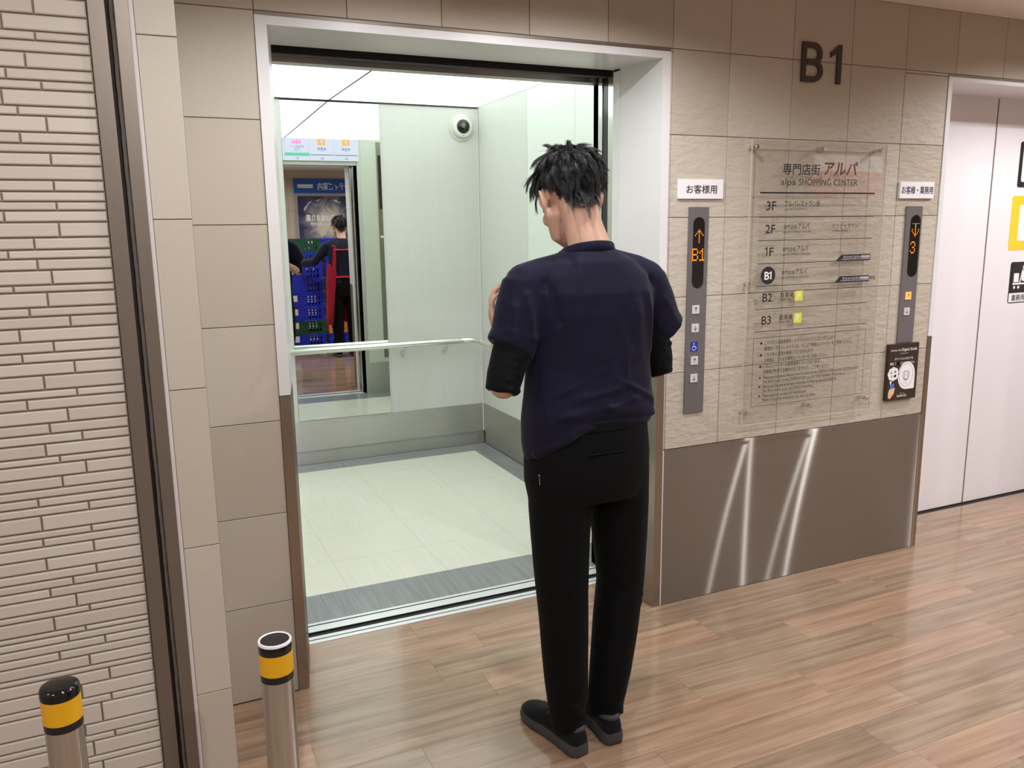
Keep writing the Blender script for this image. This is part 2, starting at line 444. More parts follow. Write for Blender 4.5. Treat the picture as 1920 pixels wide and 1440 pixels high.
# pale brick wall: course joints measured along its right edge
def brickwall():
    yb = -.4
    ys = [5, 105, 198, 250, 315, 405, 470, 522, 612, 665, 755, 818, 868, 938, 1018, 1080, 1135, 1185, 1248, 1332, 1398,
          1448, 1510, 1590, 1630, 1712, 1762, 1825, 1898, 1958, 2010, 2080, 2160, 2205, 2265, 2340, 2398, 2450, 2520, 2560, 2630, 2692, 2738, 2785,
          2832, 2915, 2955, 3000, 3062, 3130, 3180, 3225, 3275, 3345, 3380, 3455, 3485, 3525, 3570, 3615, 3675, 3705, 3770, 3845, 3885, 3990, 4050, 4085, 4165, 4200, 4290]
    js = [None, 183, 5, 195, None, 140, 30, 232, 8, 98, 262, 112, None, 285, None, 302, 8, 318, 22, 333, 192,
          45, 210, 292, 75, 268, 165, 395, 110, 302, 125, 420, 248, 433, 152, 382, 280, 463, 257, 337, 485, 352, None, 215,
          500, 235, 515, 243, 528, 262, 543, 412, 283, 430, 505, 305, 482, 385, 592, 335, 505, None, 617, 460, 628, 575, 480, 648, 530, 400]
    r_, d_, f_ = camera_axes(); C = Vector((0, -2.571, 1.498))
    def at(px, py):
        q = r_*((px-960)/FPX) + d_*((py-720)/FPX) + f_; t = (yb-C.y)/q.y; return C+q*t
    zs = []
    for y in ys:
        px = 165+(y/3)*(307-165)/1440; zs.append(at(px, y/3).z)
    zs = [CEIL_Z, zs[0]+.19, zs[0]+.125, zs[0]+.06] + zs
    js = [60, 150, None] + js
    js = js[:0]+[60, 150, 20]+js[3:]
    while zs[-1] > .05: zs.append(zs[-1]-rnd.choice((.028, .04, .052))); js.append(rnd.randint(100, 700))
    zs[-1] = 0.0
    rects = []; x1 = -.0545
    for i, (a, b) in enumerate(zip(zs, zs[1:])):
        j = js[i] if i < len(js) else None
        edges = [x1]
        if j is not None:
            # pixel column at that height
            zc = (a+b)/2
            lo, hi = 0, 1440
            for _ in range(30):
                m = (lo+hi)/2
                if at(j/3, m).z > zc: lo = m
                else: hi = m
            edges.append(min(at(j/3, lo).x, x1-.02))
        else: edges.append(x1-.42-rnd.random()*.12)
        while edges[-1] > -3: edges.append(edges[-1]-rnd.choice((.36, .45, .52)))
        edges[-1] = -3.0
        for p, q in zip(edges[1:], edges): rects.append((p, q, b, a))
    o = tiled('wall_left', rects, yb, [M_BRICK, M_BGROUT], depth=.02, gap=.0021, ch=.0025, back=[(-3.0, x1, 0, CEIL_Z)])
    return o
brickwall()
# metal expansion joint between brick and pier
ej = empty('expansion_joint', (0, -.4, 0)); struct(ej)
boxes('cover_strip', [(-.0535, -.0175, -.406, -.39, 0, CEIL_Z)], M_BRONZE, ej, .0015)
boxes('cover_strip', [(.001, .032, -.406, -.39, 0, CEIL_Z)], M_BRONZE, ej, .0015)
boxes('joint_gap', [(-.018, .0015, -.388, -.37, 0, CEIL_Z)], M_DARKGAP, ej)
bm = bmesh.new(); pts = []
for i in range(190):
    z = i*CEIL_Z/189; pts.append((-.0042+.0004*math.sin(z*37)+.0003*math.sin(z*91), -.398+.0005*math.sin(z*60), z))
tube(bm, pts, [.0050+.0003*math.sin(i*1.9) for i in range(190)], 10)
mesh_obj('rubber_seal', bm, M_RUBBER, ej, True)
boxes('caulk_line', [(.032, .041, -.401, -.39, 0, CEIL_Z)], M_CAULK, ej)

# wooden floor: planks 0.1555 m wide along x
def planks():
    V, F, T, S = [], [], [], []
    offs = {0: .816, 1: .054, 2: .342, 3: .635, 4: .133, 5: .347, 6: .077, -1: .137, -2: .83}
    tones = {}
    P, W, G = .896, .1555, .00035
    r2 = random.Random(11)
    for k in range(-2, 29):
        ya = -.003 - W*k; yb = ya - W
        if k == -2: ya = .292
        if yb < -4.5: yb = -4.5
        off = offs.get(k, r2.random()*P)
        n0 = int((-3-off)/P)-1
        for n in range(n0, 15):
            xa, xb = off+n*P, off+(n+1)*P
            if k < 0: xa, xb = max(xa, .36), min(xb, 4.72)
            xa, xb = max(xa, -3.0), min(xb, 9.0)
            if xb-xa < .01: continue
            i = len(V); V += [(xa+G, yb+G, 0), (xb-G, yb+G, 0), (xb-G, ya-G, 0), (xa+G, ya-G, 0)]
            F.append((i, i+1, i+2, i+3)); T.append(min(1, max(0, .5+r2.choice((-.42, -.25, .05, .25, .42))+.1*r2.random()))); S.append(r2.random())
    i = len(V); V += [(-3, -4.5, -.0015), (9, -4.5, -.0015), (9, .31, -.0015), (-3, .31, -.0015)]
    F.append((i, i+1, i+2, i+3)); T.append(0); S.append(0)
    me = bpy.data.meshes.new('floor'); me.from_pydata(V, [], F)
    me.attributes.new('tone', 'FLOAT', 'FACE').data.foreach_set('value', T)
    me.attributes.new('shift', 'FLOAT', 'FACE').data.foreach_set('value', S)
    me.polygons.foreach_set('material_index', [0]*(len(F)-1)+[1]); me.update()
    return struct(link('floor', me, [M_WOOD, M_DARKGAP]))
planks()
struct(boxes('ceiling', [(-3.1, 9.1, -4.6, .02, CEIL_Z, CEIL_Z+.08)], M_CEIL))
struct(boxes('wall_west', [(-3.1, -3, -4.5, .1, 0, CEIL_Z)], M_TILE))
struct(boxes('wall_east', [(9, 9.1, -4.5, .1, 0, CEIL_Z)], M_TILE))
tiled('wall_front', grid(-3, 9, 0, CEIL_Z, [-3+.6*i for i in range(21)], [.45*i for i in range(1, 6)], []), -4.5, [M_TILE, M_GROUT], sgn=1)

# stainless wainscot panel
w = boxes('trim_1', [(1.795, 3.200, -.004, .03, .002, .6435)], M_STEEL, None, .0012); struct(w)
boxes('edge_bead', [(1.7895, 1.7945, -.005, .03, .002, .6435)], M_CAULK, w)
boxes('edge_bead', [(3.2005, 3.2045, -.006, .03, .002, .6435)], M_CHROME, w)

# ---- lift door frames
def liftframe(name, x0, x1, z1, face, dep, splay, stepz=.997, stop=True):
    """surround with white upper part and bare steel below stepz"""
    root = empty(name, ((x0+x1)/2, 0, 0)); struct(root)
    i0, i1, it = x0+face, x1-face, z1-face+.008
    yF = -.004
    def jamb(side, za, zb, m, nm):
        bm = bmesh.new()
        s = 1 if side == 'a' else -1; xo = x0 if side == 'a' else x1; xi = i0 if side == 'a' else i1
        sp = splay[0] if side == 'a' else splay[1]
        prof = [(xo, .05), (xo, yF), (xi, yF), (xi+s*sp, dep), (xi+s*sp-s*.06, dep)]
        lo = [bm.verts.new((x, y, za)) for x, y in prof]; hi = [bm.verts.new((x, y, zb)) for x, y in prof]
        for k in range(len(prof)-1):
            bm.faces.new((lo[k], lo[k+1], hi[k+1], hi[k]))
        bm.faces.new(hi); bm.faces.new(lo[::-1])
        bmesh.ops.recalc_face_normals(bm, faces=bm.faces[:])
        return mesh_obj(nm, bm, m, root)
    for s in 'ab':
        jamb(s, 0.0, stepz, M_STEELV, 'steel_jamb'); jamb(s, stepz+.002, z1, M_WHITE, 'jamb')
    hb = boxes('header', [(i0+.0002, i1-.0002, yF, .05, it, z1-.0002), (i0+.0002, i1-.0002, .0502, dep*.5, it+.0035, it+.03), (i0+.0002, i1-.0002, dep*.5+.0002, dep+.03, it+.0075, it+.03)], M_WHITE, root)
    boxes('header_bead', [(x0, x1, -.0035, .02, z1+.0005, z1+.009)], M_BRONZE, root)  # metal bead along the top of the frame
    return root, i0, i1, it
fr, I0, I1, IT = liftframe('door_1', LIFT['x0'], LIFT['x1'], LIFT['z1'], .033, .24, (.047, .026))
xl, xr = I0+.047, I1-.026                      # clear opening at the back of the reveal
boxes('jamb_stop', [(xl-.012, xl+.0, .242, .292, 0, IT)], M_WHITE, fr)
boxes('jamb_stop', [(xr, xr+.02, .242, .292, 0, IT)], M_WHITE, fr)
boxes('header_stop', [(xl, xr, .272, .292, IT+.0075, IT+.05)], M_WHITE, fr)
M_TRACK = plain('door_track_black', (24, 21, 19), .7)
boxes('door_track', [(xl-.06, xr+.06, .335, .37, 2.0745, 2.2)], M_TRACK, fr)
# edges of the doors parked in their pockets
for (a, b, xa, m) in ((.300, .338, xr+.006, M_CHROME), (.395, .425, xr+.012, M_CHROME)):
    boxes('door_edge', [(xa, xa+.03, a, b, .01, 2.1)], m, fr, .002)
boxes('door_edge', [(xl-.03, xl-.004, .300, .338, .01, 2.1)], M_CHROME, fr, .002)
boxes('door_edge', [(xl-.03, xl-.006, .395, .425, .01, 2.1)], M_CHROME, fr, .002)
boxes('pocket', [(xr+.016, xr+.05, .293, .43, 0, 2.16), (xl-.06, xl-.034, .293, .43, 0, 2.16), (xl-.06, xr+.05, .293, .43, 2.16, 2.2),
                 (xl-.06, xr+.05, .293, .297, 2.135, 2.16)], M_GLOSSBLACK, fr)
# sills
sl = empty('trim_2', (1.08, .37, 0)); struct(sl)
boxes('landing_sill', [(xl-.03, xr+.03, .290, .312, -.001, .002), (xl-.03, xr+.03, .320, .341, -.001, .002)], M_ALU, sl, .0004)
boxes('car_sill', [(xl-.03, xr+.03, .380, .426, -.001, .002), (xl-.03, xr+.03, .436, .452, -.001, .002)], M_ALU, sl, .001)
boxes('sill_groove', [(xl-.04, xr+.04, .288, .454, -.06, -.006)], M_TRACK, sl)

# ---- lift car
CX0, CX1, CY0, CY1, CZ = .02, 2.14, .45, 2.69, 2.29
def carfloor():
    V, F, T, MI = [], [], [], []
    def q(x0, x1, y0, y1, mi, g=.0003):
        i = len(V); V.extend([(x0+g, y0+g, 0), (x1-g, y0+g, 0), (x1-g, y1-g, 0), (x0+g, y1-g, 0)]); F.append((i, i+1, i+2, i+3)); T.append(float(rnd.random() > .5)); MI.append(mi)
    xs = [CX0+.14, .25, .695, 1.14, 1.57, CX1-.14]; ys = [.702, 1.02, 1.45, 1.90, 2.30, 2.525]
    for a, b in zip(xs, xs[1:]):
        for c, d in zip(ys, ys[1:]): q(a, b, c, d, 0)
    for a, b in zip([CX0, .47, .92, 1.34, 1.79], [.47, .92, 1.34, 1.79, CX1]): q(a, b, .452, .702, 1); q(a, b, 2.525, CY1, 1)
    for c, d in zip(ys, ys[1:]): q(CX0, CX0+.14, c, d, 1); q(CX1-.14, CX1, c, d, 1)
    i = len(V); V.extend([(CX0, .452, -.001), (CX1, .452, -.001), (CX1, CY1, -.001), (CX0, CY1, -.001)]); F.append((i, i+1, i+2, i+3)); T.append(0.); MI.append(2)
    me = bpy.data.meshes.new('floor_lift'); me.from_pydata(V, [], F)
    me.attributes.new('tone', 'FLOAT', 'FACE').data.foreach_set('value', T)
    me.polygons.foreach_set('material_index', MI); me.update()
    return struct(link('floor_lift', me, [M_CARFL, M_CARGR, M_DARKGAP]))
carfloor()
cb = empty('wall_lift_back', (1.08, CY1, 0)); struct(cb)
boxes('wall_panel', [(CX0, .855, CY1, CY1+.02, .292, CZ), (1.464, CX1, CY1, CY1+.02, .292, CZ)], M_LINEN, cb)
boxes('backing', [(CX0-.03, CX1+.03, CY1+.02, CY1+.06, 0, CZ)], M_GROUT, cb)
boxes('kick_plate', [(CX0, CX1-.012, CY1-.003, CY1+.018, .092, .292)], M_CARSTEEL, cb)
boxes('skirting', [(CX0, CX1, CY1+.006, CY1+.018, 0, .092)], M_CARSTEEL, cb)
boxes('corner_bead', [(CX1-.010, CX1-.002, CY1-.005, CY1+.01, .095, CZ)], M_WHITE, cb)
cr = empty('wall_lift_side', (CX1, 1.6, 0)); struct(cr)
boxes('wall_panel', [(CX1, CX1+.02, 1.936, CY1, .292, CZ)], M_LINEN, cr)
boxes('plain_panel', [(CX1, CX1+.02, a, b, .292, CZ) for a, b in ((.5, 1.348), (1.351, 1.933))], plain('mint_panel', (222, 226, 219), .35, var=.01), cr)
boxes('backing', [(CX1+.02, CX1+.06, .45, CY1+.06, 0, CZ)], M_GROUT, cr)
M_SIDESTEEL = brushed('car_side_steel', (196, 195, 189), .22, 1, .9, (0, 1, 0), .5)
boxes('kick_plate', [(CX1-.003, CX1+.018, .5, CY1-.004, .092, .292)], M_SIDESTEEL, cr)
boxes('skirting', [(CX1+.006, CX1+.018, .5, CY1, 0, .092)], M_SIDESTEEL, cr)
cl = empty('wall_lift_far_side', (CX0, 1.6, 0)); struct(cl)
boxes('wall_panel', [(CX0-.02, CX0, .5, CY1, .092, CZ)], M_LINEN, cl)
boxes('skirting', [(CX0-.018, CX0-.006, .5, CY1, 0, .092)], M_SIDESTEEL, cl)
# front return walls and transom inside the car
cf = empty('wall_lift_front', (1.08, .48, 0)); struct(cf)
M_RETURN = plain('return_panel', (206, 206, 194), .4, var=.01)
boxes('return_panel', [(1.80, CX1, .455, .50, .292, CZ)], M_RETURN, cf)
boxes('return_panel', [(CX0, .395, .455, .50, .292, CZ)], M_RETURN, cf)
boxes('kick_plate', [(1.80, CX1, .455, .502, 0, .292), (CX0, .395, .455, .502, 0, .292)], M_CARSTEEL, cf)
boxes('entrance_column', [(1.765, 1.80, .43, .502, 0, CZ), (.395, .43, .43, .502, 0, CZ)], M_CARSTEEL, cf)
boxes('transom', [(.43, 1.765, .44, .495, 2.068, CZ)], M_CARSTEEL, cf)
ce = empty('ceiling_lift', (1.08, 1.6, CZ)); struct(ce)
def emis(name, rgb, s):
    m, nt, b = newmat(name); c = lin(rgb)
    f = noise(nt, coords(nt), .9, 1)
    L(nt, mix(nt, f, tuple(x*.93 for x in c), c), b.inputs['Emission Color']); b.inputs['Base Color'].default_value = (*c, 1)
    b.inputs['Emission Strength'].default_value = s; b.inputs['Roughness'].default_value = .35; return m
M_LUM = emis('luminous_panel', (244, 255, 250), CAR_EMIT)
for (a, b) in ((CX0+.006, 1.151), (1.157, CX1-.006)):
    for (c, d) in ((.506, 1.62), (1.626, CY1-.008)):
        boxes('light_panel', [(a, b, c, d, CZ, CZ+.02)], M_LUM, ce)
boxes('panel_grid', [(CX0-.02, CX1+.03, .44, CY1+.05, CZ+.021, CZ+.06)], M_DARKGAP, ce)
boxes('panel_grid', [(1.151, 1.157, .5, CY1, CZ-.004, CZ+.02), (CX0, CX1, 1.62, 1.626, CZ-.001, CZ+.02), (CX0, CX1, CY1-.008, CY1+.02, CZ-.008, CZ+.02)], M_DARKGAP, ce)

# ---- second lift, doors closed
f2, J0, J1, JT = liftframe('door_2', DOOR2['x0'], DOOR2['x1'], DOOR2['z1'], .024, .30, (0, 0))
for (a, b) in ((3.18, 3.951), (3.962, 4.74)):
    boxes('door_panel', [(a, b, .305, .335, .008, 2.15)], M_WDOOR, f2, .002)
boxes('centre_seal', [(3.9505, 3.9625, .308, .33, .008, 2.15)], plain('brown_seal', (112, 96, 92), .6), f2)
boxes('sill', [(3.18, 4.74, .285, .34, -.01, .001)], M_DARKGAP, f2)

# ---- recessed downlights
M_BULB = emis('lamp_glow', (255, 240, 226), 14)
M_TRIM = plain('downlight_trim', (225, 222, 218), .4)
def downlight(x, y, first):
    t = empty('downlight', (x, y, CEIL_Z-.012), 'white round recessed downlight in the corridor ceiling', 'ceiling light', 'recessed corridor downlights')
    return t
dl0 = downlight(*DOWNLIGHTS[0], True)
def dl_parts(t):
    x, y, _ = t.location
    bm = bmesh.new(); n = 32; c = Vector((x, y, CEIL_Z))
    u, v = Vector((1, 0, 0)), Vector((0, 1, 0))
    loft(bm, [ring(c+Vector((0, 0, dz)), u, v, r, r, n) for r, dz in ((.045, -.001), (.045, -.006), (.041, -.008), (.026, -.008), (.0225, -.001))], cap=False)
    o1 = mesh_obj('trim_ring', bm, M_TRIM, t, True)
    bm = bmesh.new(); cyl(bm, (x, y, CEIL_Z-.006), (x, y, CEIL_Z-.001), .022, n=32); o2 = mesh_obj('lens', bm, M_BULB, t)
    return [o1, o2]
parts = dl_parts(dl0)
def spot(t, k=1.0):
    la = bpy.data.lights.new('downlight_lamp', 'SPOT'); la.energy = LAMP_W*4*k; la.color = LAMP_COL; la.spot_size = R(158 if t.location.y > -1.2 else 174 if t.location.x < 1 else 156); la.spot_blend = .2 if t.location.x < 1 and t.location.y < -1.2 else .5
    la.shadow_soft_size = .014
    o = bpy.data.objects.new('downlight_lamp', la); COL.objects.link(o); o.location = (t.location.x, t.location.y, CEIL_Z-.02)
spot(dl0, .42)
for (x, y) in DOWNLIGHTS[1:]:
    t = dl0.copy(); COL.objects.link(t); t.location = (x, y, CEIL_Z-.012)
    for p in parts:
        c = p.copy(); COL.objects.link(c); c.parent = t; c.matrix_parent_inverse = p.matrix_parent_inverse.copy()
    spot(t, {1.36: .68, -2.0: .85, .2: .62, 3.70: .74, 4.25: .74}.get(x, 1.0))
# ------------------------------------------------------------------ bollards
def bollard(x, label, rim):
    y, r, h = -1.0, .0323, .703
    t = empty('bollard', (x, y, 0), label, 'bollard')
    bm = bmesh.new(); cyl(bm, (x, y, .004), (x, y, .625), r-.0008, n=40); mesh_obj('post', bm, M_POST, t, 40)
    bm = bmesh.new(); cyl(bm, (x, y, 0), (x, y, .008), .055, .05, n=40); mesh_obj('base_flange', bm, M_CHROME, t, 40)
    bm = bmesh.new(); cyl(bm, (x, y, .622), (x, y, .692 if rim else .694), r, n=40); mesh_obj('black_sleeve', bm, M_BLACK, t, 40)
    bm = bmesh.new(); cyl(bm, (x, y, .637), (x, y, .680 if rim else .682), r+.0006, n=40); o = mesh_obj('reflective_band', bm, M_YELLOW, t, 40); o['label'] = 'yellow reflective band'
    bm = bmesh.new(); u, v = Vector((1, 0, 0)), Vector((0, 1, 0)); c = Vector((x, y, 0)); Z = lambda z: c+Vector((0, 0, z))
    if rim:
        loft(bm, [ring(Z(z), u, v, a, a, 40) for z, a in ((.690, r+.0002), (.7005, r+.0002), (.703, r-.001), (.703, r-.0035), (.7012, r-.005))])
        mesh_obj('cap', bm, M_GLOSSBLACK, t, 35)
        bm = bmesh.new(); loft(bm, [ring(Z(z), u, v, a, a, 40) for z, a in ((.6985, r+.0004), (.7025, r+.0003), (.7042, r-.0008), (.7042, r-.003), (.7025, r-.0042))], cap=False)
        o = mesh_obj('cap_rim', bm, M_WSTICK, t, 35); o['label'] = 'worn white rim'
    else:
        loft(bm, [ring(Z(z), u, v, a, a, 40) for z, a in ((.684, r+.0009), (.697, r+.0009), (.702, r-.0015), (.7045, r-.007), (.7055, .005))])
        mesh_obj('cap', bm, M_GLOSSBLACK, t, 45)
M_POST = brushed('post_steel', (204, 208, 210), .13, 2, .3, (0, 0, 1), .3)
bollard(.181, 'slim steel bollard with white-rimmed black cap, standing beside the open lift frame', True)
bollard(-.197, 'slim steel bollard with plain glossy black cap, standing before the pale brick wall', False)

# ------------------------------------------------------------------ B1 floor number on the wall
fn = empty('floor_number', (2.49, 0, 2.04), 'large dark brown B1 lettering fixed high on the tiled wall', 'sign')
def strip(s, pts, w):
    n = len(pts); L1, L2 = [], []
    for i, p in enumerate(pts):
        d = (Vector(pts[min(i+1, n-1)])-Vector(pts[max(i-1, 0)])).normalized(); q = Vector((-d.y, d.x))*w/2
        L1.append(Vector(p)+q); L2.append(Vector(p)-q)
    k = len(s.v); s.v += [tuple(p) for p in L1+L2]
    s.f += [(k+i, k+n+i, k+n+i+1, k+i+1) for i in range(n-1)]
    return s
W_ = .0215; x_, zb, zm, zt = 2.389, 2.041, 2.1155, 2.187
s = Sheet().rect(x_, x_+W_, zb, zt)
ru, rl = (zt-W_/2-zm)/2, (zm-zb-W_/2)/2
strip(s, [(x_+W_, zt-W_/2), (2.447, zt-W_/2)]+[(2.447+(ru*1.1)*math.cos(R(a)), (zt-W_/2+zm)/2+ru*math.sin(R(a))) for a in range(75, -90, -15)]+[(2.447, zm), (x_+W_, zm)], W_)
s.put('letter', south(-.001), M_LETTER, fn, .007)
s = strip(Sheet(), [(2.447, zm)]+[(2.447+(rl*1.22)*math.cos(R(a)), (zm+zb+W_/2)/2+rl*math.sin(R(a))) for a in range(75, -90, -15)]+[(2.447, zb+W_/2), (x_+W_, zb+W_/2)], W_)
s.put('letter', south(-.001), M_LETTER, fn, .0072)
Sheet().poly([(2.568, 2.041), (2.591, 2.041), (2.591, 2.187), (2.575, 2.187), (2.536, 2.157), (2.536, 2.138), (2.568, 2.159)]).put('numeral', south(-.001), M_LETTER, fn, .007)

def one(s, x, z, h, w):
    """numeral 1 with a flag"""
    return s.poly([(x, z), (x+w, z), (x+w, z+h), (x+w*.35, z+h), (x-w*1.3, z+h*.80), (x-w*1.3, z+h*.66), (x, z+h*.80)])
# ------------------------------------------------------------------ white name plates
def nameplate(x0, x1, z0, z1, txt, tx0, tw, label):
    t = empty('name_plate', ((x0+x1)/2, 0, z0), label, 'sign')
    boxes('plate', [(x0, x1, -.011, -.0008, z0, z1)], M_WSTICK, t, .0012)
    Sheet().text(txt, tx0, z0+.022, .0335, width=tw, bold=.012).put('lettering', south(-.0116), M_INK, t)
nameplate(1.830, 2.033, 1.598, 1.669, 'お客様用', 1.864, .138, 'white plate with four black characters above the call panel beside the open lift')
nameplate(2.957, 3.159, 1.602, 1.671, 'お客様・業務用', 2.966, .186, 'white plate with wider black lettering above the call panel beside the closed lift')

# ------------------------------------------------------------------ lift call panels
M_LED = emis('amber_led', (255, 134, 14), .85)
M_GREENGLINT = emis('painted_green_glint', (30, 150, 70), .6)  # green reflection in the display window, painted as a glowing shape
M_BTN = plain('button_cap', (206, 200, 196), .35)
M_BTNLIT = emis('lit_button', (255, 160, 84), .75)
M_BLUE = plain('blue_print', (24, 52, 160), .45)
FONT5 = {'B': ['11110', '10001', '10001', '11110', '10001', '10001', '11110'], '1': ['0010', '0110', '1010', '0010', '0010', '0010', '1111'],
         '3': ['01110', '10001', '00001', '00110', '00001', '10001', '01110'],
         'u': ['0001000', '0011100', '0101010', '1001001', '0001000', '0001000', '0001000', '0001000'],
         'd': ['0001000', '0001000', '0001000', '1001001', '1001001', '0101010', '0011100', '0001000']}
def dots(ch, x, z, px, pz, dot):
    s = Sheet()
    for r, row in enumerate(FONT5[ch]):
        for c, q in enumerate(row):
            if q == '1':
                cx, cz = x+c*px, z-r*pz; s.rect(cx-dot, cx+dot, cz-dot*1.2, cz+dot*1.2)
    return s
def callpanel(x0, x1, z0, z1, lens, label):
    t = empty('call_panel', ((x0+x1)/2, 0, z0), label, 'lift call panel')
    boxes('face_plate', [(x0, x1, -.007, -.0008, z0, z1)], M_GPANEL, t, .001)
    lx0, lx1, lz0, lz1 = lens
    Sheet().rrect(lx0, lx1, lz0, lz1, (lx1-lx0)/2-.0005, 12).put('display_window', south(-.0072), M_GLOSSBLACK, t, .0018)
    return t
def button(t, x, z, mat, up, small=None):
    b = boxes('button', [(x-.0165, x+.0165, -.0115, -.0072, z-.0165, z+.0165)], mat, t, .0015)
    s = Sheet(); k = 1 if up else -1
    s.line((x, z-.008*k), (x, z+.007*k), .0022); s.path([(x-.006, z+.002*k), (x, z+.0085*k), (x+.006, z+.002*k)], .0022)
    s.put('arrow', south(-.0118), M_INK, b)
    return b
t = callpanel(1.8825, 1.9725, .781, 1.5685, (1.9025, 1.9535, 1.267, 1.531), 'tall grey call panel with four pale buttons beside the open lift')
s = dots('u', 1.9115, 1.484, .0058, .0065, .0019); s.put('floor_arrow', south(-.0094), M_LED, t)
s = dots('B', 1.9005, 1.413, .0058, .0068, .0022); q = dots('1', 1.9345, 1.413, .0058, .0068, .0022); s2 = len(s.v); s.v += q.v; s.f += [tuple(i+s2 for i in f) for f in q.f]
s.put('floor_readout', south(-.0094), M_LED, t)
M_CAP = plain('pale_grey_print', (170, 160, 154), .5)
for z, up in ((1.186, True), (1.115, False), (.989, True), (.920, False)):
    b = button(t, 1.922, z, M_BTN, up)
    s = Sheet().text('うえ' if up else 'した', 1.8935, z-.004, .006)
    if not up: s.text('専用', 1.914, z-.026, .007)
    s.put('caption', south(-.0076), M_CAP, b)
sy = boxes('wheelchair_symbol', [(1.905, 1.938, -.0082, -.0072, 1.024, 1.061)], M_BLUE, t)
s = Sheet().ringline(1.9195, 1.036, .0075, .002, a0=100, a1=350); s.disc(1.919, 1.0555, .0022); s.path([(1.919, 1.052), (1.9195, 1.043), (1.927, 1.043), (1.931, 1.034)], .0022)
s.put('pictogram', south(-.0084), M_WSTICK, sy)
t = callpanel(3.0095, 3.1045, .9805, 1.5705, (3.038, 3.0945, 1.270, 1.533), 'grey call panel with one glowing orange button beside the closed lift')
dots('d', 3.0475, 1.4935, .0062, .0072, .002).put('floor_arrow', south(-.0094), M_LED, t)
dots('3', 3.0445, 1.418, .0062, .0075, .0023).put('floor_readout', south(-.0094), M_LED, t)
Sheet().poly([(3.063, 1.497), (3.069, 1.497), (3.067, 1.462), (3.065, 1.462)]).rect(3.044, 3.089, 1.495, 1.4975).put('green_glint', south(-.0093), M_GREENGLINT, t)
b = button(t, 3.053, 1.187, M_BTNLIT, True); b['label'] = 'button lit orange'
button(t, 3.0505, 1.119, M_BTN, False)

# ------------------------------------------------------------------ small dark digital guide board
t = empty('guide_board', (3.043, 0, .728), 'small dark brown guide board with thought bubble drawing, below the far call panel', 'sign')
boxes('board', [(2.953, 3.133, -.02, -.001, .728, .979)], plain('dark_brown_print', (52, 38, 28), .4), t, .002)
s = Sheet()
s.text('Sunshine City', 2.961, .948, .0125, width=.062); s.text('Digital Guide', 3.028, .947, .017, width=.092, bold=.012)
s.text('デジタルガイド', 3.043, .933, .007, align='C'); s.text('スマートフォンのロックを', 3.043, .908, .0125, width=.112, align='C', bold=.01)
s.text('解除して', 2.961, .888, .0125, width=.036, bold=.01); s.text('にかざしてください。', 3.025, .888, .0125, width=.088, bold=.01)
for i in range(6):
    a = R(60*i); s.line((3.010-.008*math.cos(a), .893-.008*math.sin(a)), (3.010+.008*math.cos(a), .893+.008*math.sin(a)), .003)
s.text('Sunshine City', 3.045, .741, .0145, width=.058, bold=.015, align='C'); s.text('デジタルガイド', 3.045, .754, .005, align='C')
s.put('lettering', south(-.0204), M_WSTICK, t)
s = Sheet()
for i in range(8): s.disc(2.985+.022*math.cos(R(45*i)), .847+.019*math.sin(R(45*i)), .0125)
s.disc(2.985, .847, .025); s.disc(2.972, .811, .006); s.disc(2.974, .800, .004)
s.put('thought_bubble', south(-.0203), M_WSTICK, t)
s = Sheet(); 
s.path([(2.969, .852), (2.976, .852), (2.9725, .862), (2.969, .852)], .0016).path([(2.965, .851), (2.980, .851)], .0016)
s.line((2.990, .862), (3.001, .851), .003).line((3.001, .862), (2.990, .851), .003).line((2.975, .832), (2.975, .843), .003).disc(2.975, .834, .003); s.disc(2.997, .838, .0065); s.disc(2.991, .836, .004)
s.put('bubble_icons', south(-.0206), M_INK, t)
p = []
for i in range(33):
    a = R(-90+360*i/32); p.append((3.066+.052*math.cos(a), .835+.062*math.sin(a)))
s = Sheet().disc(3.066, .835, .052, .062); s.rrect(3.066, 3.118, .773, .835, .006); s.put('touch_area', south(-.0203), M_WSTICK, t)
s = Sheet().ringline(3.064, .837, .042, .001, .051); s.path([(3.053, .850), (3.053, .822), (3.068, .816), (3.075, .824), (3.075, .853), (3.055, .855), (3.053, .850)], .0018)
s.ringline(3.064, .838, .019, .0016, .024, 130, 400); s.disc(3.061, .842, .0012).disc(3.067, .842, .0012).ringline(3.064, .838, .004, .001, a0=200, a1=340); s.text('タッチする', 3.060, .800, .005, align='C')
s.put('phone_drawing', south(-.0206), M_INK, t)
Sheet().poly([(2.962, .742), (2.975, .735), (2.985, .748), (2.995, .757), (2.999, .775), (2.999, .787), (2.990, .782), (2.978, .784), (2.966, .778), (2.961, .762)]).put('hand_drawing', south(-.0204), plain('drawn_skin', (226, 180, 150), .5), t)
s = Sheet().poly([(2.969, .779), (2.990, .783), (2.996, .803), (2.974, .803)]); s.put('drawn_phone', south(-.0205), plain('phone_blue', (70, 110, 190), .4), t)

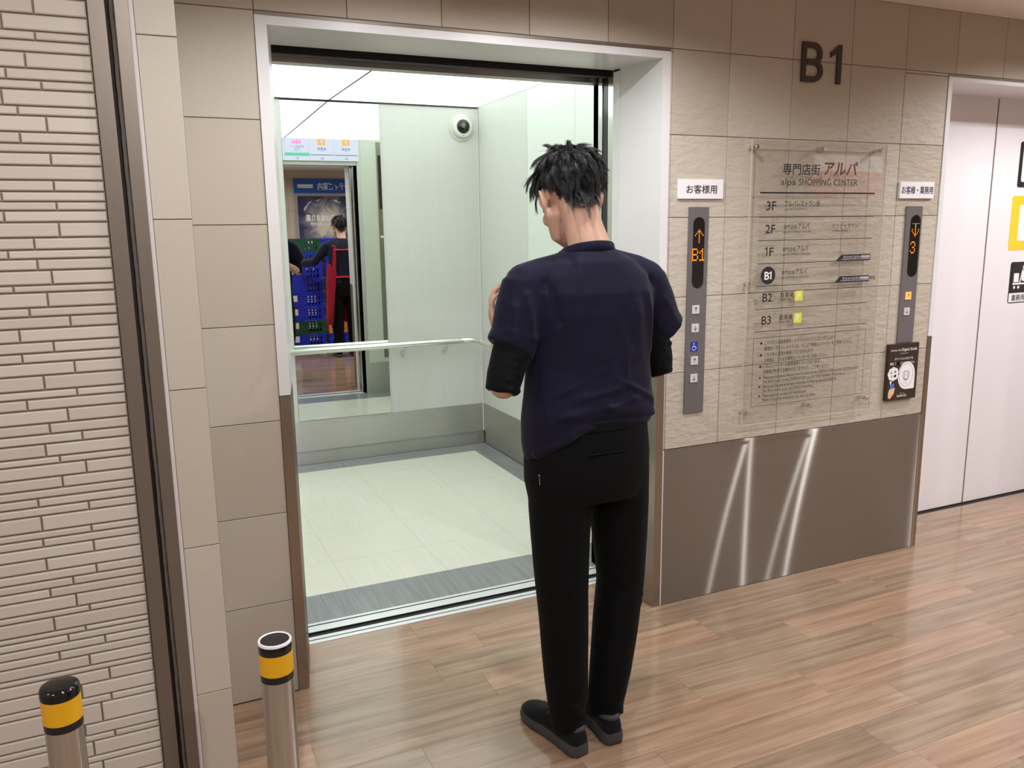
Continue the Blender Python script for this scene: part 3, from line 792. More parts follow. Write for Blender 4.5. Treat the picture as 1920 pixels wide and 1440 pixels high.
# ------------------------------------------------------------------ acrylic floor directory on standoffs
def acrylic():
    m, nt, b = newmat('clear_acrylic'); nt.nodes.remove(b); out = nt.nodes['Material Output']
    tr = N(nt, 'ShaderNodeBsdfTransparent'); tr.inputs[0].default_value = (.955, .95, .945, 1)
    gl = N(nt, 'ShaderNodeBsdfGlossy'); gl.inputs['Roughness'].default_value = .015; gl.inputs[0].default_value = (1, 1, 1, 1)
    fr_ = N(nt, 'ShaderNodeFresnel'); fr_.inputs[0].default_value = 1.5
    mx = N(nt, 'ShaderNodeMixShader'); ge = N(nt, 'ShaderNodeNewGeometry'); sb = N(nt, 'ShaderNodeMath', operation='SUBTRACT'); sb.inputs[0].default_value = 1; L(nt, ge.outputs['Backfacing'], sb.inputs[1]); mm = N(nt, 'ShaderNodeMath', operation='MULTIPLY'); L(nt, fr_.outputs[0], mm.inputs[0]); L(nt, sb.outputs[0], mm.inputs[1]); L(nt, mm.outputs[0], mx.inputs[0]); L(nt, tr.outputs[0], mx.inputs[1]); L(nt, gl.outputs[0], mx.inputs[2])
    L(nt, mx.outputs[0], out.inputs[0]); return m
M_ACR = acrylic()
ad = empty('floor_directory', (2.48, 0, .712), 'large clear acrylic floor directory held off the tiles on steel standoffs, between the two lifts', 'sign')
boxes('acrylic_panel', [(2.138, 2.832, -.040, -.036, .712, 1.815)], M_ACR, ad)
M_EDGE = plain('acrylic_edge', (196, 184, 170), .3)
boxes('panel_edge', [(2.1375, 2.1385, -.0402, -.0358, .712, 1.815), (2.8315, 2.8325, -.0402, -.0358, .712, 1.815), (2.138, 2.832, -.0402, -.0358, .7115, .7125), (2.138, 2.832, -.0402, -.0358, 1.8145, 1.8155)], M_EDGE, ad)
for (x, z) in ((2.157, 1.788), (2.492, 1.79), (2.802, 1.79), (2.160, 1.276), (2.798, 1.278), (2.166, .760), (2.491, .760), (2.806, .761)):
    bm = bmesh.new(); cyl(bm, (x, -.0355, z), (x, 0, z), .0075, n=20); cyl(bm, (x, -.048, z), (x, -.0405, z), .0085, n=20, bev=.001); mesh_obj('standoff', bm, M_CHROME, ad, 40)
YT = south(-.0406)
Sheet().text('専門店街', 2.290, 1.692, .0465, width=.187, bold=.012).text('alpa', 2.282, 1.650, .036, width=.074).text('SHOPPING CENTER', 2.372, 1.650, .0345, width=.308).put('title_lettering', YT, M_INK, ad)
o = Sheet().text('アルパ', 2.500, 1.692, .062, width=.176, bold=.02, shear=.12).put('title_lettering', YT, M_REDINK, ad); o['label'] = 'dark red title characters'
Sheet().rect(2.183, 2.778, 1.617, 1.6235).put('title_rule', YT, M_INK, ad)
for z in (1.5285, 1.440, 1.351, 1.264, 1.174, 1.0855): Sheet().rect(2.183, 2.779, z-.0013, z+.0013).put('rule_line', YT, M_INK, ad)
M_YG = plain('parking_yellow', (214, 214, 60), .45)
for z, fl in ((1.5555, '3F'), (1.467, '2F'), (1.380, '1F'), (1.290, 'B1'), (1.2025, 'B2'), (1.1135, 'B3')):
    s = Sheet()
    if fl == 'B1':
        Sheet().disc(2.239, 1.305, .036, .0345, 36).put('floor_badge', YT, M_INK, ad)
        one(Sheet().text('B', 2.222, 1.2895, .043, width=.022, bold=.02), 2.250, 1.2895, .031, .0058).put('floor_lettering', south(-.041), M_WSTICK, ad)
    else: (one(s, 2.225, z, .0345, .0058).text('F', 2.241, z, .047, width=.021, bold=.014) if fl == '1F' else s.text(fl, 2.217, z, .047, width=.047, bold=.014)).put('floor_numeral', YT, M_INK, ad); s = Sheet()
    if fl == '3F': s.text('アルパレストラン街', 2.306, z+.014, .026, width=.18, bold=.008).text('alpa RESTAURANTS', 2.306, z-.001, .0135, width=.115)
    elif fl[0] == 'B' and fl != 'B1': s.text('駐車場', 2.306, z+.014, .0235, width=.067, bold=.01).text('PARKING', 2.305, z, .013, width=.055)
    else:
        s.text('専門店街', 2.306, z+.016, .0185, width=.068, bold=.008).text('アルパ', 2.379, z+.015, .028, width=.058, bold=.012, shear=.1).text('alpa SHOPPING CENTER', 2.305, z, .0125, width=.143)
    if fl == '2F': s.put('tenant_lettering', YT, M_INK, ad); s = Sheet(); s.text('ナンジャタウン', 2.557, z+.017, .0215, width=.139, bold=.01).text('NAMJATOWN', 2.558, z+.001, .011, width=.084)
    s.put('tenant_lettering', YT, M_INK, ad)
    if fl in ('1F', 'B1'):
        zz = 1.3525 if fl == '1F' else 1.265
        Sheet().poly([(2.588, zz), (2.777, zz), (2.777, zz+.0235), (2.616, zz+.0235)]).put('connecting_badge', YT, M_INK, ad)
        Sheet().text('サンシャインシティ全館連絡階', 2.628, zz+.0095, .0115, width=.145, bold=.01).text('CONNECTING FLOOR TO ALL BUILDINGS', 2.618, zz+.003, .0058, width=.155).put('badge_lettering', south(-.0411), M_WSTICK, ad)
    if fl in ('B2', 'B3'):
        pb = Sheet().rect(2.381, 2.421, z-.003, z+.037).put('parking_badge', YT, M_YG, ad)
        Sheet().text('P', 2.401, z+.006, .032, align='C', bold=.02).put('badge_letter', south(-.0411), M_WSTICK, pb)
s = Sheet(); w_ = .0016
for a, b in (((2.181, .785), (2.779, .785)), ((2.181, 1.060), (2.779, 1.060)), ((2.181, .785), (2.181, 1.060)), ((2.779, .785), (2.779, 1.060))): s.line(a, b, w_)
s.put('notice_border', YT, M_INK, ad)
NOT = [(1.0325, 'こちらから直接展望台・スカイレストランに行けませんので', 2.237, .373, 1), (1.0095, '展望台・スカイレストランは、Ｂ１より専用エレベーターをご利用ください。', 2.237, .467, 0),
       (.985, 'こちらから直接水族館に行けませんので', 2.237, .254, 1), (.962, '水族館は、１Ｆより専用エレベーターをご利用ください。', 2.237, .335, 0),
       (.9385, 'このエレベーターは業務兼用となっております。', 2.237, .30, 1), (.9155, '従業員が利用する場合がありますので、ご了承ください。', 2.237, .352, 0),
       (.894, 'Please use the special elevator from this floor for the OBSERVATORY and SKY RESTAURANTS.', 2.237, .52, 1), (.876, '(No direct access to the OBSERVATORY and SKY RESTAURANTS from here.)', 2.237, .436, 0),
       (.857, 'Please use the special elevator from the 1st floor to the AQUARIUM.', 2.237, .393, 1), (.839, '(No direct access to the AQUARIUM from here.)', 2.237, .268, 0),
       (.8195, 'These elevators are also for business use.', 2.237, .229, 1), (.8015, 'Please accept that employees may also use them.', 2.237, .28, 0)]
s = Sheet()
for z, tx, x, wd, bul in NOT:
    s.text(tx, x, z, .0175 if ord(tx[0]) > 999 else .0165, width=wd, bold=.008)
    if bul: s.disc(2.220, z+.006, .0056 if ord(tx[0]) > 999 else .0042, n=16)
s.put('notice_lettering', YT, M_INK, ad)
M_REFLECT = plain('drawn_reflection', (236, 228, 222), .25)  # wavy light reflections on the acrylic, drawn as pale strips
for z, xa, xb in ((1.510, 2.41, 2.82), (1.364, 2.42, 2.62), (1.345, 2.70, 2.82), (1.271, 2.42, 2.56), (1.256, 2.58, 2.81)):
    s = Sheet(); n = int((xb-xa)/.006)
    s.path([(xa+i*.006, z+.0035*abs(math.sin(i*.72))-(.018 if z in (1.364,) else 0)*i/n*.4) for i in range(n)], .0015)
    s.put('drawn_reflection', south(-.0352), M_REFLECT, ad)

# ------------------------------------------------------------------ stickers on the closed lift's door
def sticker(nm, x0, x1, z0, z1, mat, label):
    t = empty(nm, ((x0+x1)/2, .305, z0), label, 'sticker')
    Sheet().rrect(x0, x1, z0, z1, .014).put('backing', south(.3046), mat, t, .0008)
    return t
t = sticker('door_sticker', 4.15, 4.42, 1.672, 1.90, M_BLACK, 'black rounded square sticker high on the white lift door')
Sheet().rrect(4.175, 4.395, 1.70, 1.875, .01).put('pictogram', south(.3036), M_WSTICK, t)
t = sticker('door_sticker', 4.127, 4.42, 1.352, 1.630, M_YELLOW2 if 'M_YELLOW2' in globals() else plain('sticker_yellow', (240, 200, 40), .4), 'yellow rounded square sticker in the middle of the white lift door')
Sheet().rrect(4.190, 4.36, 1.40, 1.585, .012).put('pictogram', south(.3036), M_WSTICK, t)
t = sticker('door_sticker', 4.163, 4.40, 1.075, 1.291, M_BLACK, 'black sticker with a white trolley pictogram, lowest on the white lift door')
s = Sheet().rect(4.195, 4.235, 1.185, 1.232).rect(4.190, 4.34, 1.172, 1.181).line((4.245, 1.18), (4.262, 1.25), .008).disc(4.205, 1.158, .008).disc(4.238, 1.158, .008).disc(4.275, 1.262, .014).rrect(4.258, 4.295, 1.19, 1.245, .01)
s.put('pictogram', south(.3036), M_WSTICK, t)
Sheet().rect(4.169, 4.394, 1.08, 1.128).put('caption_strip', south(.3036), M_WSTICK, t)
Sheet().text('業務用', 4.190, 1.089, .036, bold=.015).put('lettering', south(.3032), M_INK, t)

# ------------------------------------------------------------------ fittings of the lift car
def mirror_mat():
    m, nt, b = newmat('mirror_silver'); b.inputs['Metallic'].default_value = 1; b.inputs['Roughness'].default_value = 0
    b.inputs['Base Color'].default_value = (.80, .83, .80, 1); return m
mi = empty('mirror', (1.16, CY1, .295), 'tall frameless mirror on the back wall of the lift car', 'mirror')
bm = bmesh.new()                                 # hangs very slightly out of square with the wall
vs = box(bm, .8565, 1.4625, CY1-.001, CY1+.018, .295, 2.277)
for v in vs:
    if v.co.y < CY1: v.co.y -= (v.co.x-.8565)*.018
mesh_obj('glass', bm, mirror_mat(), mi)
hr = empty('handrail', (1.1, 2.61, .755), 'satin steel handrail running along the back of the lift car and turning the corner', 'handrail')
pts = [(.20, 2.61, .757), (1.90, 2.61, .757)]
for i in range(1, 9):
    a = R(90*i/8); pts.append((1.94+.11*math.sin(a), 2.50+.11*math.cos(a), .757))
pts += [(2.05, 1.2, .757)]
bm = bmesh.new(); tube(bm, pts, .0195, 20); mesh_obj('rail', bm, M_RAIL, hr, True)
for p, q in (((1.925, 2.61, .757), (1.945, 2.61, .757)), ((2.05, 2.49, .757), (2.05, 2.47, .757))):
    bm = bmesh.new(); cyl(bm, p, q, .0215, n=24); mesh_obj('collar', bm, M_RAIL, hr, 40)
for x in (.35, .78, 1.555, 1.845):
    bm = bmesh.new(); tube(bm, [(x, 2.61, .742), (x, 2.612, .705), (x, 2.63, .695), (x, CY1-.006, .695)], .0085, 12); cyl(bm, (x, CY1-.008, .695), (x, CY1-.0015, .695), .013, n=20); mesh_obj('bracket', bm, M_RAIL, hr, 40)
for y in (2.1, 1.4):
    bm = bmesh.new(); tube(bm, [(2.05, y, .742), (2.052, y, .705), (2.07, y, .695), (CX1-.004, y, .695)], .0085, 12); cyl(bm, (CX1-.006, y, .695), (CX1+.001, y, .695), .013, n=20); mesh_obj('bracket', bm, M_RAIL, hr, 40)
# dome camera in the corner
sc = empty('security_camera', (2.02, CY1, 2.157), 'white round dome camera high on the back wall of the lift car', 'security camera')
M_CAMW = plain('camera_white', (222, 222, 214), .4)
def disc_prof(nm, c, prof, mat, parent, n=40, sm=40):
    bm = bmesh.new(); loft(bm, [ring(Vector(c)+Vector((0, -h, 0)), Vector((1, 0, 0)), Vector((0, 0, 1)), max(r, .0006), max(r, .0006), n) for r, h in prof]); bmesh.ops.recalc_face_normals(bm, faces=bm.faces[:]); return mesh_obj(nm, bm, mat, parent, sm)
disc_prof('mounting_plate', (2.020, CY1, 2.155), [(.088, 0), (.088, .004), (.084, .007), (.06, .008)], plain('plate_grey', (204, 206, 196), .4), sc)
disc_prof('housing', (2.022, CY1-.006, 2.157), [(.067, 0), (.067, .018), (.062, .028), (.05, .032), (.047, .03)], M_CAMW, sc)
disc_prof('dome', (2.022, CY1-.03, 2.160), [(.045, 0)]+[(.045*math.cos(R(a)), .032*math.sin(R(a))) for a in range(15, 90, 15)]+[(.001, .032)], M_GLOSSBLACK, sc, 40, True)
disc_prof('lens', (2.016, CY1-.054, 2.164), [(.017, 0), (.017, .006), (.012, .009)], M_GPANEL, sc)
disc_prof('indicator', (2.020, CY1-.036, 2.103), [(.003, 0), (.003, .002)], M_BLACK, sc, 12)
# lit directory sign over the car entrance (faces into the car)
X0 = 1.782
ls = empty('lit_directory', (1.5, .495, 2.10), 'white backlit floor directory over the inside of the lift entrance, seen in the mirror', 'sign')
M_LIT = emis('backlit_white', (226, 233, 255), .95); M_LIT.node_tree.nodes['Principled BSDF'].inputs['Base Color'].default_value = (.12, .12, .13, 1)
boxes('light_box', [(1.145-.63, X0, .496, .52, 2.102, 2.288)], M_WSTICK, ls)
NL = north(.5204, 0.0)
def NX(x): return -x            # sheet X for a given world x on a wall facing +y
Sheet().rect(-(X0-.004), -(1.145-.626), 2.105, 2.286).put('backlit_face', NL, M_LIT, ls)
NL2 = north(.5208)
s = Sheet(); M_VIO = plain('violet_print', (96, 92, 150), .5, emit=.15)
for k in range(3):
    xc = X0-.106-k*.2115
    if k < 2:
        pb = Sheet().rect(-(xc+.032), -(xc-.032), 2.232, 2.284).put('parking_badge', NL2, plain('parking_orange', (224, 150, 70), .5, emit=.5), ls)
        Sheet().text('P', -xc, 2.240, .05, align='C', bold=.03).put('badge_letter', north(.5212), M_LIT, pb)
        s.text('駐車場', -xc, 2.192, .024, align='C', bold=.01).text('PARKING', -xc, 2.181, .008, align='C')
        s.rect(-(xc+.10), -(xc-.10), 2.148, 2.154)
    s.text(('B3', 'B2', 'B1')[k], -xc, 2.112, .026, align='C')
    s.line((-(xc-.1055), 2.11), (-(xc-.1055), 2.285), .0008)
    s.put('cell_lettering', NL2, M_VIO, ls); s = Sheet()
xc = X0-.106-2*.2115
s.text('専門店街アルパ', -xc, 2.212, .017, align='C').text('SHOPPING', -xc, 2.199, .011, align='C').text('CENTER', -xc, 2.187, .011, align='C').text('サンシャインシティ', -xc, 2.174, .009, align='C')
s.put('cell_lettering', NL2, M_VIO, ls)
Sheet().text('alpa', -xc, 2.245, .05, align='C', bold=.03).put('emblem', NL2, plain('pink_print', (232, 110, 170), .5, emit=.5), ls)
Sheet().rect(-(xc+.104), -(xc-.104), 2.140, 2.166).put('green_bar', NL2, plain('green_print', (90, 180, 150), .5, emit=.4), ls)
# car operating panel on the front return
cp = empty('control_panel', (2.0, .5, .335), 'tall olive grey lift control panel with black screen, seen in the mirror', 'control panel')
boxes('face_plate', [(1.945, 2.052, .500, .506, .335, 2.27)], plain('olive_steel', (132, 130, 112), .35, .6), cp)
boxes('screen', [(1.957, 2.040, .506, .509, 1.69, 2.159)], M_GLOSSBLACK, cp)
for k in range(8):
    bx = boxes('button', [(1.984, 2.012, .506, .510, 1.40-.07*k-.014, 1.40-.07*k+.014)], M_BTN, cp, .001)
boxes('caption_label', [(1.955, 1.985, .506, .5075, 1.432, 1.452)], M_WSTICK, cp)

# ------------------------------------------------------------------ across the corridor, seen in the lift's mirror
nb = empty('notice_board', (2.6, -4.5, .6), 'notice board with blue header and swirling dark poster across the corridor, seen in the mirror', 'notice board')
boxes('frame', [(1.89, 3.19, -4.5, -4.47, .62, 2.045)], plain('silver_frame', (170, 166, 160), .4, .6), nb)
boxes('header', [(1.89, 3.19, -4.5, -4.465, 2.045, 2.252)], plain('header_blue', (10, 84, 176), .4), nb)
NB = north(-4.4645)
Sheet().text('サンシャインシティご案内', -3.16, 2.10, .115, width=.93, bold=.012).put('lettering', NB, M_WSTICK, nb)
Sheet().rect(-2.16, -1.94, 2.12, 2.17).put('caption_strip', NB, M_WSTICK, nb)
Sheet().text('イベント・ショップ情報', -2.15, 2.132, .022, width=.2).put('caption_lettering', north(-4.464), M_INK, nb)
def poster_mat():
    m, nt, b = newmat('poster_print')
    tc = N(nt, 'ShaderNodeTexCoord'); mp = N(nt, 'ShaderNodeMapping'); mp.inputs['Location'].default_value = (-2.55, 0, -1.45)
    L(nt, tc.outputs['Object'], mp.inputs[0])
    w = N(nt, 'ShaderNodeTexNoise'); w.inputs['Scale'].default_value = 4; w.inputs['Distortion'].default_value = 2.2; L(nt, mp.outputs[0], w.inputs[0])
    ln = N(nt, 'ShaderNodeVectorMath', operation='LENGTH'); L(nt, mp.outputs[0], ln.inputs[0])
    sep = N(nt, 'ShaderNodeMath', operation='SUBTRACT'); L(nt, ln.outputs['Value'], sep.inputs[0]); sep.inputs[1].default_value = 0
    mu = N(nt, 'ShaderNodeMath', operation='MULTIPLY_ADD'); L(nt, w.outputs[0], mu.inputs[0]); mu.inputs[1].default_value = .45; L(nt, sep.outputs[0], mu.inputs[2])
    L(nt, ramp(nt, mu.outputs[0], [(.36, lin((196, 190, 172))), (.5, lin((112, 110, 124))), (.62, lin((48, 46, 84))), (.85, lin((22, 20, 50)))]), b.inputs['Base Color'])
    b.inputs['Roughness'].default_value = .5; return m
# mapping y offset: the sheet lies at y=-4.468
pm = poster_mat()
for n_ in pm.node_tree.nodes:
    if n_.type == 'MAPPING': n_.inputs['Location'].default_value = (-2.34, 4.469, -1.62)
po = Sheet().rect(-3.15, -1.93, .66, 2.005).put('poster', north(-4.4695), pm, nb)
s = Sheet()
for i in range(110):
    a = rnd.random()*2*math.pi; r_ = .34+.42*rnd.random(); cx, cz = 2.34+r_*1.1*math.cos(a), 1.62+r_*math.sin(a)
    if not (1.96 < cx < 3.10 and .72 < cz < 1.96): continue
    d = Vector((-math.sin(a), math.cos(a))); n2 = Vector((-d.y, d.x)); k = .022+.035*rnd.random(); c0 = Vector((-cx, cz))
    d.x = -d.x; n2 = Vector((-d.y, d.x))
    s.poly([c0+d*k, c0+n2*k*.3+d*k*.3, c0+n2*k*.28-d*k*.3, c0-d*k*.9, c0-d*k*1.35+n2*k*.3, c0-d*k*1.35-n2*k*.3, c0-d*k*.9, c0-n2*k*.28-d*k*.3, c0-n2*k*.3+d*k*.3][:4]+[c0-n2*k*.28-d*k*.3, c0-n2*k*.3+d*k*.3])
    s.poly([c0-d*k*.8, c0-d*k*1.4+n2*k*.32, c0-d*k*1.4-n2*k*.32])
s.put('fish_drawing', north(-4.4690), plain('pale_fish', (206, 206, 216), .5), po)
Sheet().text('終わりは始まり展', -2.60, 1.655, .10, width=.56, bold=.04).text('いきもののふしぎな世界', -2.56, 1.585, .05, width=.46, bold=.02).put('lettering', north(-4.4686), M_WSTICK, po)
# red and white shop banner across the corridor, mirrored in the acrylic sheet; glow added to strengthen it
ba = empty('banner', (7.35, -4.5, 1.3), 'red and white shop banner with added glow across the corridor, faintly mirrored in the acrylic directory', 'banner')
boxes('white_cloth', [(6.75, 7.75, -4.49, -4.48, 2.07, 2.24)], emis('added_glow_white', (250, 246, 244), 1.6), ba)
boxes('red_cloth', [(6.75, 7.75, -4.49, -4.48, 1.78, 2.0699)], emis('added_glow_red', (214, 60, 52), 1.3), ba)

# stacked crates on low dollies
M_CB = plain('crate_blue', (22, 42, 190), .4); M_CG = plain('crate_green', (14, 74, 48), .4); M_CO = plain('crate_orange', (226, 132, 40), .45)
CW, CD, CH = .47, .36, .168
def crate_mesh():
    bm = bmesh.new(); w, d, h = CW/2, CD/2, CH; t = .012
    box(bm, -w+.01, w-.01, -d+.01, d-.01, 0, .008)
    for z0, z1, e in ((0, .03, .006), (h-.028, h-.002, .0)):            # bottom and top bands
        for s in (-1, 1):
            box(bm, -w+e, w-e, s*(d-e)-(t if s > 0 else 0), s*(d-e)+(0 if s > 0 else t), z0, z1)
            box(bm, s*(w-e)-(t if s > 0 else 0), s*(w-e)+(0 if s > 0 else t), -d+e+t, d-e-t, z0, z1)
    for s in (-1, 1):
        y0, y1 = (d-.010, d-.004) if s > 0 else (-d+.004, -d+.010)
        box(bm, -.225, .02, y0, y1, .03, h-.028)                        # solid half
        for x in (.02, .062, .104, .146, .188): box(bm, x, x+.017, y0, y1, .03, h-.028)
        box(bm, .02, .205, y0, y1, .076, .090); box(bm, .205, .225, y0, y1, .03, h-.028)
        x0, x1 = (w-.010, w-.004) if s > 0 else (-w+.004, -w+.010)
        for i in range(9): box(bm, x0, x1, -.165+i*.039, -.151+i*.039, .03, h-.028)
        box(bm, x0, x1, -.16, .16, .062, .078)
    me = bpy.data.meshes.new('crate_body'); bm.to_mesh(me); bm.free(); return me
CM = {k: crate_mesh() for k in 'bgo'}
for k, m in (('b', M_CB), ('g', M_CG), ('o', M_CO)): CM[k].materials.append(m)
lab_me = bpy.data.meshes.new('label_card'); lab_me.from_pydata([(-.19, CD/2+.0015, .075), (-.09, CD/2+.0015, .075), (-.09, CD/2+.0015, .150), (-.19, CD/2+.0015, .150)], [], [(3, 2, 1, 0)]); lab_me.materials.append(M_WSTICK)
ORD = ['topmost', 'second from the top', 'third from the top', 'fourth from the top', 'fourth from the bottom', 'third from the bottom', 'second from the bottom', 'lowest']
CNAME = {'b': 'blue', 'g': 'deep green', 'o': 'orange'}
YCR = -2.60
for ci, (xc, cols, where) in enumerate(((1.66, 'gbbbbbgb', 'the stack beside the red-aproned person'), (2.17, 'bbbbbbob', 'the stack behind the red-aproned person'))):
    do = empty('dolly', (xc, YCR, 0), 'low black dolly under '+where, 'dolly')
    boxes('deck', [(xc-.225, xc+.225, YCR-.17, YCR+.17, .048, .066)], M_BLACK, do, .003)
    for sx in (-.18, .18):
        for sy in (-.13, .13):
            bm = bmesh.new(); cyl(bm, (xc+sx-.009, YCR+sy, .0225), (xc+sx+.009, YCR+sy, .0225), .0225, n=20); box(bm, xc+sx-.013, xc+sx+.013, YCR+sy-.008, YCR+sy+.008, .022, .05); mesh_obj('caster', bm, M_WSTICK, do, 40)
    for k in range(8):
        z = .0665+(7-k)*.1683
        key = cols[k]
        e = empty('crate', (xc, YCR, z), f'{CNAME[key]} slotted plastic crate, {ORD[k]} of {where}', 'crate', 'plastic crates stacked on dollies across the corridor')
        b = bpy.data.objects.new('crate_body', CM[key]); COL.objects.link(b); b.parent = e
        if ci: b.rotation_euler = (0, 0, math.pi)
        if ci == 0 and k in (2, 4, 5, 6, 7) or ci == 1 and k == 4:
            l_ = bpy.data.objects.new('label_card', lab_me); COL.objects.link(l_); l_.parent = e; l_['label'] = 'white label card'
# ------------------------------------------------------------------ people
def skin_mat(name, rgb):
    m, nt, b = newmat(name); c = lin(rgb); v = coords(nt)
    f = noise(nt, v, 26, 4)
    L(nt, mix(nt, f, tuple(x*.93 for x in c), tuple(min(1, x*1.06) for x in c)), b.inputs['Base Color'])
    b.inputs['Roughness'].default_value = .5; b.inputs['Specular IOR Level'].default_value = .35
    b.inputs['Subsurface Weight'].default_value = .12; b.inputs['Subsurface Radius'].default_value = (.012, .005, .003); b.inputs['Subsurface Scale'].default_value = .5
    bump(nt, b, noise(nt, v, 220, 3), .06, .001); return m
def cloth_mat(name, rgb, weave=900, sheen=.15, b_=.12):
    m, nt, b = newmat(name); c = lin(rgb); v = coords(nt)
    f = noise(nt, v, 9, 4)
    L(nt, mix(nt, f, tuple(x*.86 for x in c), tuple(min(1, x*1.14) for x in c)), b.inputs['Base Color'])
    b.inputs['Roughness'].default_value = .85; b.inputs['Specular IOR Level'].default_value = .15
    b.inputs['Sheen Weight'].default_value = sheen; b.inputs['Sheen Roughness'].default_value = .4
    bump(nt, b, noise(nt, v, weave, 2), b_, .001); return m
M_SKIN = skin_mat('skin', (196, 155, 133))
M_NAVY = cloth_mat('navy_jersey', (23, 21, 40), sheen=.07); M_UNDER = cloth_mat('black_jersey', (9, 10, 11), sheen=.03)
M_TROUS = cloth_mat('black_twill', (8, 8, 9), 700, .02); M_APRON = cloth_mat('red_apron_cloth', (150, 26, 44)); M_NAVY2 = cloth_mat('dark_work_shirt', (28, 30, 44))
def hair_mat():
    m, nt, b = newmat('black_hair'); v = coords(nt)
    f = noise(nt, v, 60, 3)
    L(nt, mix(nt, f, lin((15, 13, 14)), lin((34, 31, 32))), b.inputs['Base Color'])
    b.inputs['Roughness'].default_value = .42; b.inputs['Specular IOR Level'].default_value = .5; return m
M_HAIR = hair_mat()
M_SHOE = cloth_mat('black_suede', (20, 20, 22), 500, .1); M_SOLE = plain('grey_sole', (62, 60, 64), .7, nscale=60, nbump=.2); M_SHOEG = plain('grey_trim', (58, 58, 62), .75)

def hand(bm, wrist, d, palm, side, curl=(.5, .5, .55, .6), thumb=.5, s=1.0, spread=.06):
    """palm blob, four separate curled fingers and a thumb. d = finger direction, palm = direction the palm faces, side = +1 when the thumb lies along d x palm"""
    w = Vector(wrist); d = Vector(d).normalized(); p = Vector(palm); p = (p - d*p.dot(d)).normalized(); t = d.cross(p)*side
    knuck = w + d*.092*s
    limb(bm, [w - d*.012, w + d*.03*s, w + d*.07*s, knuck - d*.006], [(.027*s, .019*s), (.036*s, .0155*s), (.041*s, .0145*s), (.040*s, .012*s)], 16, axis=t)
    lens = (.074, .081, .075, .060); offs = (.0295, .0095, -.0105, -.0285)
    for L_, o, c in zip(lens, offs, curl):
        base = knuck + t*o*s - d*(.004 if abs(o) < .015 else .010)*s - p*.001
        dirn = (d + t*(o*spread/.03)).normalized()
        pts = [base]; a = 0
        for f_, cc in ((.45, .55), (.32, .95), (.23, .75)):
            a += c*cc; q = dirn*math.cos(a) + p*math.sin(a); pts.append(pts[-1] + q*L_*f_*s)
        r = .0088*s if L_ > .065 else .0078*s
        limb(bm, pts, [r*1.02, r, r*.93, r*.78], 10)
    b0 = w + d*.022*s + t*.022*s + p*.006*s
    td = (d*.62 + t*.72 + p*.35*thumb).normalized(); p1 = b0 + td*.040*s
    p2 = p1 + (td*.6 + d*.55 + p*.3*thumb).normalized()*.032*s; p3 = p2 + (d*.9 + p*.45*thumb + t*.05).normalized()*.026*s
    limb(bm, [b0, p1, p2, p3], [.0145*s, .0118*s, .0102*s, .0085*s], 10)

def head_geo(bm, HM, s=1.0, ears=True):
    def P(*a): return HM @ Vector([x*s for x in a])
    rot = HM.to_quaternion().to_euler()
    def B(c, r, e=(0, 0, 0)): ball(bm, P(*c), tuple(x*s for x in r), (HM.to_3x3().normalized() @ Euler(e).to_matrix()).to_euler(), 24)
    B((0, -.018, .047), (.0775, .098, .083)); B((0, .03, .035), (.070, .066, .070))
    B((0, .040, -.020), (.061, .058, .075)); B((0, .058, -.072), (.036, .036, .030))
    limb(bm, [P(.058, .005, -.035), P(.042, .050, -.075), P(0, .078, -.088)], [.022*s, .019*s, .016*s], 12)
    limb(bm, [P(-.058, .005, -.035), P(-.042, .050, -.075), P(0, .078, -.088)], [.022*s, .019*s, .016*s], 12)
    limb(bm, [P(0, .093, .018), P(0, .102, -.002), P(0, .111, -.022)], [.009*s, .0105*s, .013*s], 12)                     # nose
    B((-.011, .099, -.024), (.008, .009, .007)); B((.011, .099, -.024), (.008, .009, .007))
    limb(bm, [P(-.045, .078, .028), P(0, .096, .030), P(.045, .078, .028)], [.010*s, .010*s, .010*s], 12)                 # brow
    limb(bm, [P(-.022, .088, -.053), P(0, .096, -.050), P(.022, .088, -.053)], [.005*s, .0068*s, .005*s], 10)             # lips
    limb(bm, [P(-.019, .087, -.061), P(0, .095, -.062), P(.019, .087, -.061)], [.005*s, .0072*s, .005*s], 10)
    for k in (-1, 1):
        B((.048*k, .064, -.012), (.018, .018, .020))                                                                     # cheekbone
        if not ears: continue
        rim = [P(.0755*k, .012, .010), P(.083*k, .006, .026), P(.089*k, -.010, .032), P(.091*k, -.022, .020), P(.088*k, -.020, -.002), P(.082*k, -.008, -.020), P(.077*k, .004, -.026)]
        limb(bm, rim, [.0045*s, .005*s, .0055*s, .0055*s, .0055*s, .0062*s, .0058*s], 10)
        B((.0795*k, -.006, .004), (.0075, .019, .028), (0, 0, -.35*k))

